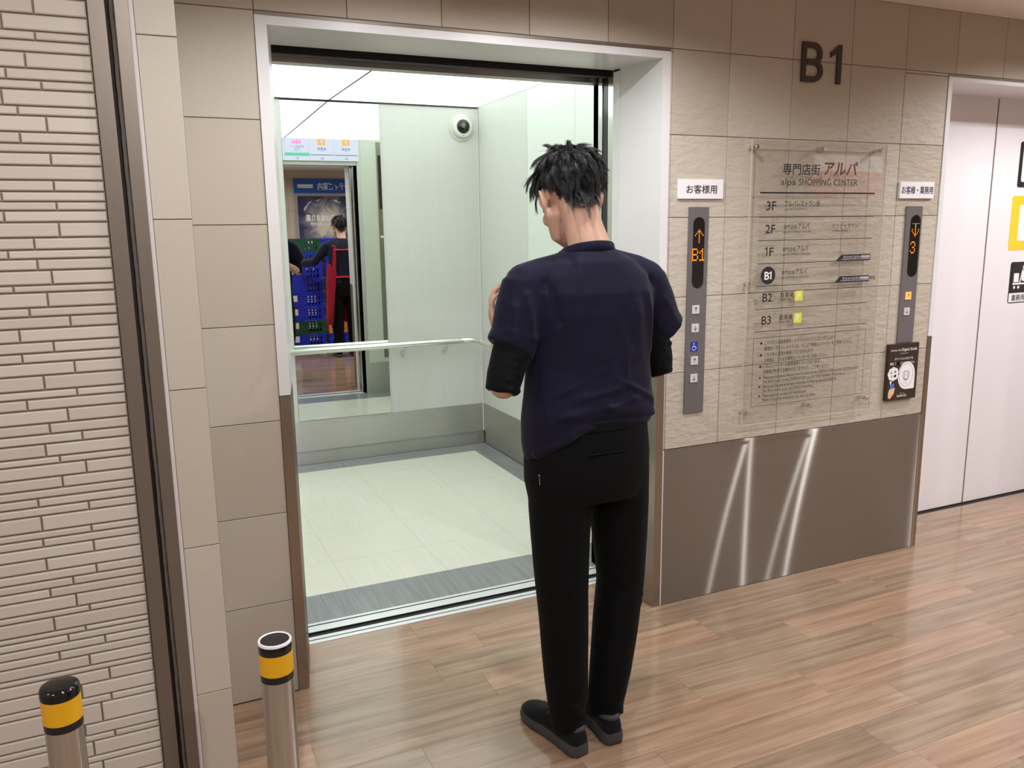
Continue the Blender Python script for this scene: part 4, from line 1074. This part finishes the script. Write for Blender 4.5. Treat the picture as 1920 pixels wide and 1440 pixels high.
def hair_geo(name, HM, parent, n=3600, s=1.0, seed=3, messy=1.0):
    """tousled locks laid along the skull from the crown: tapered strands gathered around guide locks, over a matching cap"""
    g = random.Random(seed); V, F = [], []
    C0 = Vector((0, -.018, .047)); RA = Vector((.0795, .1005, .0855)); crown = Vector((.010, -.060, .122))
    from mathutils.bvhtree import BVHTree
    sb = bmesh.new(); head_geo(sb, Matrix(), 1.0, False)
    limb(sb, [(0, -.03, 0), (0, -.040, -.045), (0, -.045, -.12)], [.050, .0515, .054], 24)
    bmesh.ops.triangulate(sb, faces=sb.faces[:]); tree = BVHTree.FromBMesh(sb); sb.free()
    cache = {}
    def on(q, h):
        """point at offset h over the scalp (skull and nape, ears left out) in the direction of q from the skull's centre"""
        d = q.normalized(); kk = (round(d.x, 2), round(d.y, 2), round(d.z, 2))
        loc, no, _, _ = tree.ray_cast(C0 + d*.3, -d, .3)
        if loc is None: loc = C0 + d*.09
        e = loc - C0
        nn = (d*.5 + Vector((e.x/RA.x**2, e.y/RA.y**2, max(e.z, -.05)/RA.z**2)).normalized()*.5).normalized()
        return e + nn*h, nn
    def hairline(q):
        a = abs(math.degrees(math.atan2(q.x, q.y)))
        T = ((0, .085), (42, .080), (62, .048), (74, .012), (84, .0), (90, .022), (108, .024), (120, -.008), (136, -.036), (152, -.055), (170, -.064), (180, -.065))
        for (a0, z0), (a1, z1) in zip(T, T[1:]):
            if a <= a1: return z0+(z1-z0)*(a-a0)/(a1-a0)
        return -.065
    def rise(e):                       # 0 at the hairline, 1 in the long hair on top
        low = e.z + C0.z - hairline(e)
        a = abs(math.degrees(math.atan2(e.x, e.y)))
        k = .055 if a < 80 else (.060+.045*max(0, (a-90)/60) if a < 150 else .105)
        return low, min(1, max(0, low/k))
    nu, nv = 72, 64; idx = {}; lows = []
    for j in range(nv+1):
        for i in range(nu):
            th = math.pi*j/nv*.97; ph = 2*math.pi*i/nu
            q = Vector((math.sin(th)*math.sin(ph)*RA.x, math.sin(th)*math.cos(ph)*RA.y, math.cos(th)*RA.z)); e, nn = on(q, 0)
            low, up = rise(e)
            h = .0012*min(1, low/.02) + max(0, up-.3)*.013 + .004*math.sin(ph*9+th*7)*max(0, up-.3) if low > 0 else -.006
            e, nn = on(q, h); idx[i, j] = len(V); V.append(e + C0); lows.append(low)
    for j in range(nv):
        for i in range(nu):
            q4 = (idx[i, j], idx[i, j+1], idx[(i+1) % nu, j+1], idx[(i+1) % nu, j])
            if max(lows[k] for k in q4) > -.002: F.append(q4)
    def grow(e, nn, L_, tdir, thick, lift, wob, steps=7):
        pts = []; pos = e.copy(); t = tdir
        for k in range(steps+1):
            f_ = k/steps; prof = math.sin(min(1, f_*1.3)*math.pi*.5)
            o, n2 = on(pos, -.001 + thick*prof + lift*f_*f_); pts.append(o + C0)
            t = (t - n2*t.dot(n2) + Vector((g.uniform(-1, 1), g.uniform(-1, 1), g.uniform(-1, 1)))*wob).normalized()
            t = (t + Vector((0, 0, -.10))).normalized(); t = (t - n2*t.dot(n2)).normalized(); pos = pos + t*(L_/steps)
        return pts
    guides = []
    while len(guides) < 330:
        q = Vector((g.gauss(0, 1), g.gauss(0, 1), g.gauss(0, 1))) if len(guides) > 50 else Vector((g.gauss(.1, .35), g.gauss(-.6, .5), 1.1)); e, nn = on(Vector((q.x*RA.x, q.y*RA.y, q.z*RA.z)), 0)
        low, up = rise(e)
        if low < 0: continue
        away = (e + C0) - crown; away = away - nn*away.dot(nn)
        if away.length < .035: away = away + Vector((g.uniform(-1, 1), g.uniform(-1, 1), 0))*.05
        away.normalize(); side = nn.cross(away)
        t = (away + side*g.uniform(-.75, .75)*messy + Vector((0, 0, -.35))*(1-max(0, nn.z))).normalized(); t = (t - nn*t.dot(nn)).normalized()
        L_ = (.008 + .060*up**1.25)*g.uniform(.75, 1.2)
        thick = (.001 + .021*up**1.5)*g.uniform(.5, 1.35); lift = g.choice((0, 0, .003, .008, .016))*up*messy*(1 if len(guides) > 50 else .2)
        guides.append((e, up, grow(e, nn, L_, t, thick, lift, .16*messy)))
    made = 0
    while made < n:
        gi = g.randrange(len(guides)); ge, gup, gp = guides[gi]
        off = Vector((g.gauss(0, 1), g.gauss(0, 1), g.gauss(0, 1)))*.0075
        e, nn = on(ge + off, -.002); low, up = rise(e)
        made += 1
        if low < 0: continue
        wild = g.random() < .035
        off = e - ge; tw = Vector((g.gauss(0, 1), g.gauss(0, 1), g.gauss(0, 1)))*(.0016 if not wild else .010)
        sc = (.25+.75*min(1, up/max(.05, gup)))*g.uniform(.8, 1.12); pts = []
        steps = len(gp)-1
        for k, p in enumerate(gp):
            f_ = k/steps; fi = f_*sc*steps; i0 = min(steps-1, int(fi)); w = min(1.15, fi-i0); pp = gp[i0].lerp(gp[i0+1], w)
            pts.append(pp + off*(1-.72*f_) + tw*f_*f_*(1 if not wild else 1.2) - nn*.001*(1-f_))
        r0 = (.00078 if not wild else .0005)*g.uniform(.75, 1.35); base = len(V)
        for k, p in enumerate(pts):
            d = (pts[min(k+1, steps)] - pts[max(0, k-1)]).normalized(); u, v = frame_for(d); r = r0*(1-.8*(k/steps)**1.5)
            for a in range(3): V.append(p + u*r*math.cos(a*2.0944) + v*r*math.sin(a*2.0944))
        for k in range(steps):
            for a in range(3): F.append((base+3*k+a, base+3*k+(a+1) % 3, base+3*k+3+(a+1) % 3, base+3*k+3+a))
    me = bpy.data.meshes.new(name); me.from_pydata([HM @ (p*s) for p in V], [], F); me.update()
    return link(name, me, M_HAIR, parent, True)

def foldfn(folds, seed=0, low=.004, lowscale=7.0):
    """surface relief: soft undulation plus ridges (a, b, width, height)"""
    g = np.random.RandomState(seed); K = g.randn(10, 3)*lowscale; ph = g.rand(10)*6.28
    def f(co, no):
        d = np.zeros(len(co))
        for k, p in zip(K, ph): d += np.sin(co@k+p)*low/4
        for a, b, w, h in folds: d += 1.6*h*np.exp(-(segd(co, a, b)/w)**2)
        return d
    return f

def shoe(parent, heel, toe, side, sc=1.0):
    h, t = Vector(heel), Vector(toe); h.z = t.z = 0
    ax = (t-h).normalized(); lat = Vector((ax.y, -ax.x, 0)); Ln = (t-h).length; up = Vector((0, 0, 1))
    def W(f): return [(0, .020), (.04, .030), (.12, .0345), (.3, .0335), (.5, .038), (.68, .0465), (.82, .0455), (.93, .034), (1, .014)]
    prof = W(0)
    root = bpy.data.objects.new('shoe', bpy.data.meshes.new('shoe'))
    bm = bmesh.new(); rs = []                                          # upper
    top = [(0, .060), (.04, .083), (.12, .090), (.3, .088), (.45, .080), (.6, .066), (.78, .056), (.92, .046), (1, .030)]
    for (f_, w), (_, z) in zip(prof, top):
        c = h + ax*(Ln*f_*.985+.002); n = 20; r_ = []
        for i in range(n):
            a = 2*math.pi*i/n; x = math.cos(a); y = math.sin(a)
            zz = (z+.014)/2 + (z-.014)/2*y; ww = (w-.003)*(math.copysign(abs(x)**.8, x))*(1-.28*max(0, y)**2*(1 if f_ < .62 else .6))
            r_.append(c + lat*ww + up*zz)
        rs.append(r_)
    loft(bm, rs); bmesh.ops.recalc_face_normals(bm, faces=bm.faces[:]); bmesh.ops.subdivide_edges(bm, edges=bm.edges[:], cuts=1, use_grid_fill=True, smooth=.6)
    o = mesh_obj('shoe', bm, M_SHOE, parent, True)
    bm = bmesh.new(); rs = []                                          # sole, a little flared
    for z, g_ in ((0, -.003), (.004, .001), (.018, .002), (.024, .0), (.029, -.001)):
        r_ = []
        outl = [(f_, w) for f_, w in prof]
        L1 = [h + ax*(Ln*f_) + lat*(w+g_) + up*(z+(.006*(f_ > .9)*(f_-.9)*10 if z < .02 else 0)+(.008*(1-f_) if z > .02 else 0)) for f_, w in outl]
        L2 = [h + ax*(Ln*f_) - lat*(w+g_) + up*(z+(.006*(f_ > .9)*(f_-.9)*10 if z < .02 else 0)+(.008*(1-f_) if z > .02 else 0)) for f_, w in reversed(outl)]
        rs.append(L1+L2)
    loft(bm, rs); bmesh.ops.recalc_face_normals(bm, faces=bm.faces[:])
    so = mesh_obj('sole', bm, M_SOLE, o, 60); so['label'] = 'grey midsole'
    bm = bmesh.new(); pts = []                                          # padded grey collar at the heel
    for i in range(13):
        a = R(-118+236*i/12); pts.append(h + ax*(.050-.041*math.cos(a)) + lat*(.024*math.sin(a)) + up*(.074+.008*math.cos(a)))
    tube(bm, pts, [.004]+[.0085]*11+[.004], 10); mesh_obj('heel_collar', bm, M_SHOEG, o, True)
    for k in range(4):
        bm = bmesh.new(); f_ = .50+.065*k; z = .078-.0055*k
        tube(bm, [h+ax*(Ln*f_)-lat*.022+up*(z-.008), h+ax*(Ln*(f_+.01))+up*(z+.003), h+ax*(Ln*(f_+.02))+lat*.022+up*(z-.008)], .0026, 8); mesh_obj('lace', bm, M_SHOEG, o, True)
    # N emblem on both flanks
    for s_ in (-1, 1):
        sh = Sheet(); sh.poly([(0, 0), (.010, 0), (.018, .044), (.008, .044)]).poly([(.028, 0), (.038, 0), (.046, .044), (.036, .044)]).poly([(.014, .044), (.020, .044), (.034, 0), (.026, 0)])
        o0 = h + ax*(Ln*.53)
        def fn(X, Y, hh, s_=s_): 
            f_ = .53+X/Ln; w = np.interp(f_, [p[0] for p in prof], [p[1] for p in prof])-.003
            zt = np.interp(f_, [p[0] for p in top], [p[1] for p in top]); y = min(.98, max(-.98, ((Y+.022)-(zt+.014)/2)/((zt-.014)/2)))
            x = math.sqrt(1-y*y)**.8*(1-.28*max(0, y)**2)
            return o0 + ax*X + lat*s_*(w*x+.0022) + up*(Y+.022)
        e = sh.put('emblem', fn, M_SHOEG, o); e['label'] = 'grey letter N emblem'
    return o

def person(label, loc, P):
    t = empty('person', loc, label, 'person')
    HM = P['head']
    # continuous body
    bm = bmesh.new(); head_geo(bm, HM, P.get('hs', 1))
    nb = HM @ Vector((0, -.036, -.035)); nk = Vector(P['neck'])
    limb(bm, [HM @ Vector((0, -.03, 0)), nb, nb.lerp(nk, .55), nk + Vector((0, 0, .01)), nk - Vector((0, 0, .05))], [.050, .0515, .053, .057, .062], 24)
    for sd in ('L', 'R'):
        S, E, Wr = (Vector(P[k+sd]) for k in ('S', 'E', 'W'))
        limb(bm, [nk + Vector((0, .0, -.01)), nk.lerp(S, .45) + Vector((0, 0, -.012)), S + Vector((0, 0, -.010))], [.045, .036, .044], 20)
        limb(bm, [S, S.lerp(E, .5), E], [.045, .040, .036], 18)
        fa = (Wr-E)
        limb(bm, [E, E.lerp(Wr, .3), E.lerp(Wr, .75), Wr], [.037, .038, .029, (.027, .022)], 18)
        hand(bm, Wr, P['hd'+sd], P['hp'+sd], -1 if sd == 'R' else 1, P.get('curl'+sd, (.5, .5, .55, .6)), 1.0, P.get('hsz', 1.0))
    hp = Vector(P['hip'])
    limb(bm, [nk - Vector((0, 0, .08)), nk.lerp(hp, .35), nk.lerp(hp, .7), hp], [(.150, .085), (.152, .095), (.135, .090), (.150, .095)], 28, axis=(1, 0, 0))
    for sd in ('L', 'R'):
        H_, K_, A_ = (Vector(P[k+sd]) for k in ('H', 'K', 'A'))
        limb(bm, [H_, H_.lerp(K_, .5), K_, K_.lerp(A_, .35), A_ + Vector((0, 0, .02)), A_ - Vector((0, 0, .02))], [.078, .066, .050, .049, .036, .034], 18)
        limb(bm, [A_ - Vector((0, .01, .03)), A_ + Vector(P['ft'+sd])*.09 - Vector((0, 0, .05))], [.026, .017], 14)
    body = link('body', remeshed(bm, .0048, 4), [M_SKIN], t, True)
    # eyes (children of the body)
    for k in (-1, 1):
        bm = bmesh.new(); ball(bm, HM @ Vector((.031*k, .079, .012)), (.0115,)*3, None, 16); mesh_obj('eye', bm, M_WSTICK, body, True)
        bm = bmesh.new(); ball(bm, HM @ Vector((.031*k, .0875, .011)), (.0048,)*3, None, 12); mesh_obj('iris', bm, M_INK, body, True)
    hair_geo('hair', HM, t, P.get('hair_n', 3600), 1.0, P.get('seed', 3))
    return t, body
def placed(x, y, z, pitch, yaw, roll=0, sc=1.0):
    return Matrix.Translation((x, y, z)) @ Euler((0, 0, yaw)).to_matrix().to_4x4() @ Euler((-pitch, 0, 0)).to_matrix().to_4x4() @ Euler((0, roll, 0)).to_matrix().to_4x4() @ Matrix.Diagonal((sc, sc, sc, 1))

# --- the person at the open lift, back to us
MP = dict(head=placed(1.100, -.530, 1.568, R(34), R(-8), R(-2), 1.0), neck=(1.115, -.612, 1.440),
          SL=(.932, -.600, 1.352), EL=(.838, -.648, 1.098), WL=(.930, -.420, 1.182), SR=(1.300, -.595, 1.352), ER=(1.350, -.590, 1.100), WR=(1.185, -.375, 1.200),
          hdL=(-.16, .25, .95), hpL=(.85, -.40, .1), hdR=(-.20, .35, .90), hpR=(-.8, -.5, .1), curlL=(.35, .4, .45, .5), curlR=(.7, .75, .8, .85),
          hip=(1.105, -.615, .93), HL=(1.020, -.615, .86), KL=(1.025, -.62, .47), AL=(1.030, -.645, .085), HR=(1.203, -.615, .86), KR=(1.229, -.605, .47), AR=(1.168, -.632, .085),
          ftL=(-.13, .99, 0), ftR=(.02, 1, 0), hair_n=13000, seed=5)
pt, body = person('person in navy T-shirt and black trousers standing with bowed head before the open lift', (1.1, -.61, 0), MP)
X = (1, 0, 0)
def shirt():
    bm = bmesh.new(); rs = []
    prof = [(.945, .180, .128, 1.102, -.617, .028), (.975, .188, .134, 1.103, -.618, .024), (1.01, .190, .136, 1.105, -.618, .01), (1.06, .182, .130, 1.108, -.614, 0), (1.13, .176, .126, 1.110, -.610, 0),
            (1.20, .178, .130, 1.113, -.607, 0), (1.27, .186, .133, 1.115, -.606, 0), (1.33, .188, .126, 1.116, -.606, 0), (1.375, .165, .110, 1.116, -.606, 0), (1.41, .122, .098, 1.116, -.605, 0), (1.428, .086, .084, 1.115, -.603, 0), (1.441, .070, .073, 1.114, -.602, 0)]
    n = 48
    for z, a, b, cx, cy, k in prof:
        r_ = ring((cx, cy, z), (1, 0, 0), (0, 1, 0), a, b, n, 2.35)
        for p in r_:
            # hem hangs lower at the left flank, rides up over the belt at the back
            u = (p.x-cx)/a; bk = max(0, -(p.y-cy)/b)
            p.z += k*(-2.6*max(0, -u)**1.5 + 1.5*bk - .2*max(0, u))
        rs.append(r_)
    loft(bm, rs)
    for sd in ('L', 'R'):
        S, E = Vector(MP['S'+sd]), Vector(MP['E'+sd]); s = -1 if sd == 'L' else 1
        limb(bm, [(1.116+s*.03, -.605, 1.398), (1.116+s*.09, -.605, 1.386), (1.116+s*.14, -.605, 1.372), S + Vector((s*.002, 0, .0))], [(.064, .050), (.060, .048), (.060, .052), (.066, .058)], 24)
        hem = Vector((.888, -.620, 1.188)) if sd == 'L' else Vector((1.368, -.590, 1.205))
        limb(bm, [S + Vector((0, 0, .0)), S.lerp(hem, .4) + Vector((s*.004, 0, 0)), S.lerp(hem, .8) + Vector((s*.003, 0, 0)), hem + Vector((s*.017, 0, -.002))], [(.067, .066), (.068, .068), (.0675, .066), (.0665, .062)], 28, axis=(1, .3, 0), round_ends=False)
    g = random.Random(4); folds = []
    # drape from the shoulder blades, across the back and bunching at the waist
    for a, b, w, h in (((1.00, -.73, 1.36), (.965, -.72, 1.20), .014, .006), ((1.045, -.74, 1.34), (1.01, -.74, 1.22), .012, .005), ((1.24, -.72, 1.33), (1.262, -.70, 1.17), .013, .006), ((1.20, -.735, 1.30), (1.215, -.735, 1.16), .012, .004),
                       ((.955, -.68, 1.36), (.975, -.70, 1.26), .010, -.006), ((1.278, -.67, 1.36), (1.272, -.69, 1.22), .010, -.006),
                       ((.98, -.74, 1.05), (1.16, -.75, 1.085), .009, .006), ((.96, -.73, 1.01), (1.22, -.745, 1.055), .010, .007), ((1.00, -.75, .985), (1.20, -.75, 1.0), .010, -.005), ((1.14, -.745, 1.10), (1.26, -.715, 1.03), .009, .006),
                       ((1.10, -.75, 1.03), (1.28, -.70, .99), .010, .006), ((.94, -.70, 1.06), (1.03, -.745, 1.10), .008, .004), ((1.16, -.745, 1.17), (1.25, -.72, 1.14), .008, .004), ((.93, -.66, .90), (1.00, -.73, .96), .010, .007), ((.94, -.70, .92), (1.03, -.745, .985), .009, .004),
                       ((1.05, -.735, 1.395), (1.19, -.735, 1.40), .010, .003), ((1.06, -.74, 1.375), (1.22, -.735, 1.375), .008, .003),
                       ((.87, -.66, 1.30), (.86, -.68, 1.22), .010, .004), ((.90, -.67, 1.33), (.91, -.69, 1.21), .010, .005), ((.85, -.66, 1.24), (.93, -.68, 1.215), .008, .004), ((1.33, -.655, 1.30), (1.39, -.64, 1.22), .009, .004)):
        folds.append((a, b, w, h))
    for sg in (((.955, -.640, 1.418), (.945, -.690, 1.375)), ((.945, -.690, 1.375), (.952, -.715, 1.32)), ((.952, -.715, 1.32), (.962, -.705, 1.25)), ((1.275, -.640, 1.418), (1.288, -.690, 1.375)), ((1.288, -.690, 1.375), (1.280, -.712, 1.32)), ((1.280, -.712, 1.32), (1.272, -.70, 1.25))):
        folds.append((sg[0], sg[1], .0055, -.0032))
    for i in range(16):
        x = g.uniform(.95, 1.26); z = g.uniform(.98, 1.14); l = g.uniform(.04, .10); folds.append(((x-l/2, -.745, z), (x+l/2, -.74, z+g.uniform(-.02, .03)), .006+.004*g.random(), g.uniform(-.003, .004)))
    for i in range(14):
        x = g.uniform(.97, 1.25); z = g.uniform(1.14, 1.34); l = g.uniform(.06, .12); folds.append(((x, -.74, z), (x+g.uniform(-.03, .03), -.735, z-l), .009+.005*g.random(), g.uniform(-.0025, .0035)))
    o = link('t_shirt', remeshed(bm, .0058, 5, .5, foldfn(folds, 3, .005, 8)), [M_NAVY], pt, True)
    o['label'] = 'navy short-sleeved T-shirt'
    bm = bmesh.new(); n = 48; rs = []
    for i in range(n):
        a = 2*math.pi*i/n; sx, cy = math.sin(a), -math.cos(a)
        c = Vector((1.113, -.603, 1.434 + .018*math.cos(a))); o_ = Vector((sx, cy, 0))
        rs.append([c + o_*(.0675+k) + Vector((0, 0, z)) for k, z in ((-.001, .012), (.002, .0132), (.0048, .010), (.007, .0), (.0095, -.009), (.007, -.0115), (-.004, -.011))])
    vv = [[bm.verts.new(p) for p in r] for r in rs]; m = len(vv[0])
    for i in range(n):
        A, B = vv[i], vv[(i+1) % n]
        for j in range(m): bm.faces.new((A[j], A[(j+1) % m], B[(j+1) % m], B[j]))
    bmesh.ops.recalc_face_normals(bm, faces=bm.faces[:]); mesh_obj('collar', bm, M_NAVY, o, True)
shirt()
for sd in ('L', 'R'):
    bm = bmesh.new(); S, E, Wr = (Vector(MP[k+sd]) for k in ('S', 'E', 'W'))
    cuff = E.lerp(Wr, .03)
    limb(bm, [S.lerp(E, .35), S.lerp(E, .65), S.lerp(E, .92), S.lerp(E, 1.075)], [.050, .050, .0495, .0445], 24, round_ends=False)
    g = random.Random(9+len(sd)); fo = []
    for i in range(9):
        q = S.lerp(E, .55+.5*g.random()); u = Vector((g.uniform(-1, 1), g.uniform(-1, 0), g.uniform(-.2, .2)))*.05; fo.append((q+u, q+u*-.2+Vector((0, -.05, .01)), .006, .0035))
    o = link('sleeve', remeshed(bm, .005, 3, .5, foldfn(fo, 5, .003, 20)), [M_UNDER], pt, True); o['label'] = 'tight black undersleeve pushed to the elbow'
def trousers(P, parent, seed=1):
    bm = bmesh.new(); hp = Vector(P['hip']); rs = []
    for dz, a, b in ((.075, .172, .122), (.02, .176, .126), (-.06, .181, .134), (-.12, .180, .132), (-.17, .170, .122)): rs.append(ring(hp + Vector((0, 0, dz)), (1, 0, 0), (0, 1, 0), a, b, 40, 2.3))
    loft(bm, rs)
    fo = []; g = random.Random(seed)
    for sd in ('L', 'R'):
        H_, K_, A_ = (Vector(P[k+sd]) for k in ('H', 'K', 'A'))
        s = -1 if sd == 'L' else 1
        limb(bm, [H_ + Vector((-s*.004, 0, -.03)), H_.lerp(K_, .35), H_.lerp(K_, .7), K_, K_.lerp(A_, .35), K_.lerp(A_, .7), A_ + Vector((0, .004, .01)), A_ + Vector((0, -.004, -.024))],
             [(.090, .112), (.086, .100), (.077, .086), (.071, .078), (.067, .074), (.060, .068), (.052, .060), (.050, .058)], 28, axis=(1, 0, 0), round_ends=False)
        for i in range(10):
            z = g.choice((.05, .08, .11, .15, .42, .47, .52)); q = Vector((K_.x if z > .3 else A_.x, (K_.y if z > .3 else A_.y)-.07, z)); fo.append((q+Vector((-.03, .01, g.uniform(-.02, .02))), q+Vector((.03, .01, g.uniform(-.03, .03))), .010, g.uniform(.0015, .0035)))
    return link('trousers', remeshed(bm, .0065, 4, .5, foldfn(fo, seed, .004, 9)), [M_TROUS], parent, True)
tr = trousers(MP, pt); tr['label'] = 'black trousers'
bm = bmesh.new(); rs = []
for z in (.985, 1.008): rs.append(ring((1.105, -.616, z-.02), (1, 0, 0), (0, 1, 0), .1755, .1245, 40, 2.3))
loft(bm, rs); mesh_obj('waistband', bm, M_UNDER, tr, 50)
bm = bmesh.new()
for x, z in ((1.045, .905), ):
    box(bm, x, x+.11, -.7465, -.742, z, z+.0025)
mesh_obj('back_pocket', bm, M_UNDER, tr)
bm = bmesh.new(); box(bm, .930, .932, -.672, -.670, .820, .843, .0008); cyl(bm, (.931, -.672, .846), (.931, -.669, .846), .0028, n=12)
mesh_obj('zip_pull', bm, M_CHROME, tr)
shoe(pt, (1.041, -.712, 0), (.993, -.432, 0), 'L'); shoe(pt, (1.155, -.705, 0), (1.170, -.422, 0), 'R')

# --- the person in a red apron across the corridor, facing the crates (seen in the mirror)
AP = dict(head=placed(2.06, -2.02, 1.535, R(16), R(180), 0, 1.0), neck=(2.06, -1.945, 1.400),
          SL=(2.230, -1.95, 1.325), EL=(2.320, -2.03, 1.08), WL=(2.180, -2.20, 1.04), SR=(1.890, -1.95, 1.325), ER=(1.735, -2.00, 1.14), WR=(1.560, -2.235, 1.115),
          hdL=(-.3, -.9, .1), hpL=(-.5, .2, -1), hdR=(-.45, -.88, .1), hpR=(.2, .1, -1),
          hip=(2.06, -1.94, .90), HL=(2.145, -1.94, .83), KL=(2.150, -1.94, .46), AL=(2.155, -1.92, .085), HR=(1.975, -1.94, .83), KR=(1.965, -1.94, .46), AR=(1.960, -1.92, .085),
          ftL=(0, -1, 0), ftR=(0, -1, 0), hair_n=4000, seed=8)
at_, _ = person('person in a dark shirt and red apron handling stacked crates, seen in the mirror', (2.06, -1.94, 0), AP)
def workshirt():
    bm = bmesh.new(); cx, cy = 2.06, -1.945
    loft(bm, [ring((cx, cy, z), (1, 0, 0), (0, 1, 0), a, b, 40, 2.3) for z, a, b in ((.88, .178, .128), (.98, .172, .122), (1.10, .168, .120), (1.22, .176, .124), (1.30, .178, .115), (1.35, .145, .10), (1.385, .085, .082), (1.412, .066, .07))])
    for sd in ('L', 'R'):
        S, E, Wr = (Vector(AP[k+sd]) for k in ('S', 'E', 'W')); s = 1 if sd == 'L' else -1
        limb(bm, [(cx+s*.03, cy, 1.37), (cx+s*.11, cy, 1.35), S], [.055, .055, .060], 20)
        limb(bm, [S, S.lerp(E, .5), E, E.lerp(Wr, .5), E.lerp(Wr, .9)], [.062, .055, .050, .046, .040], 20)
    o = link('shirt', remeshed(bm, .008, 4, .5, foldfn([], 12, .006, 12)), [M_NAVY2], at_, True); o['label'] = 'dark long-sleeved work shirt'
workshirt()
trousers(AP, at_, 5)['label'] = 'dark trousers'
def apron():
    bm = bmesh.new(); cx, cy = 2.06, -1.945
    # wrapped skirt: open at the back (which faces +y)
    rs = []
    for z, a, b, op in ((.40, .225, .185, 48), (.60, .215, .175, 44), (.80, .205, .160, 38), (.92, .200, .150, 33), (1.02, .190, .140, 40), (1.12, .184, .134, 58)):
        r_ = []
        for i in range(41):
            t = R(90+op+(360-2*op)*i/40); r_.append(Vector((cx+a*math.cos(t), cy+b*math.sin(t), z)))
        rs.append(r_)
    loft(bm, rs, cap=False, close=False)
    o = mesh_obj('apron', bm, M_APRON, at_, True); md = o.modifiers.new('t', 'SOLIDIFY'); md.thickness = .004; md.offset = 1
    o['label'] = 'red apron open at the back'
    bm = bmesh.new()
    def strap(pts, w):
        for (a, b) in zip(pts, pts[1:]):
            a, b = Vector(a), Vector(b); d = (b-a).normalized(); up = Vector((a.x-cx, a.y-cy, .0)).normalized() if abs(d.z) > .6 else Vector((0, .6, .8)).normalized()
            sd = d.cross(up).normalized()*w; n = up*.003
            vs = [bm.verts.new(p) for p in (a-sd, a+sd, b+sd, b-sd, a-sd+n, a+sd+n, b+sd+n, b-sd+n)]
            for q in ((3, 2, 1, 0), (4, 5, 6, 7), (0, 1, 5, 4), (1, 2, 6, 5), (2, 3, 7, 6), (3, 0, 4, 7)): bm.faces.new([vs[i] for i in q])
    for s in (-1, 1):
        strap([(cx+s*.11, cy-.10, 1.30), (cx+s*.10, cy, 1.382), (cx+s*.105, cy+.095, 1.32), (cx+s*.115, cy+.128, 1.20), (cx+s*.125, cy+.124, 1.08), (cx+s*.12, cy+.126, .98)], .024)
    strap([(cx-.115, cy+.118, 1.285), (cx+.115, cy+.118, 1.285)], .020)
    strap([(cx-.12, cy+.136, .965), (cx+.12, cy+.136, .965)], .016)
    bmesh.ops.recalc_face_normals(bm, faces=bm.faces[:]); mesh_obj('strap', bm, M_APRON, o)
apron()
shoe(at_, (2.155, -1.865, 0), (2.16, -2.13, 0), 'L'); shoe(at_, (1.96, -1.865, 0), (1.955, -2.13, 0), 'R')
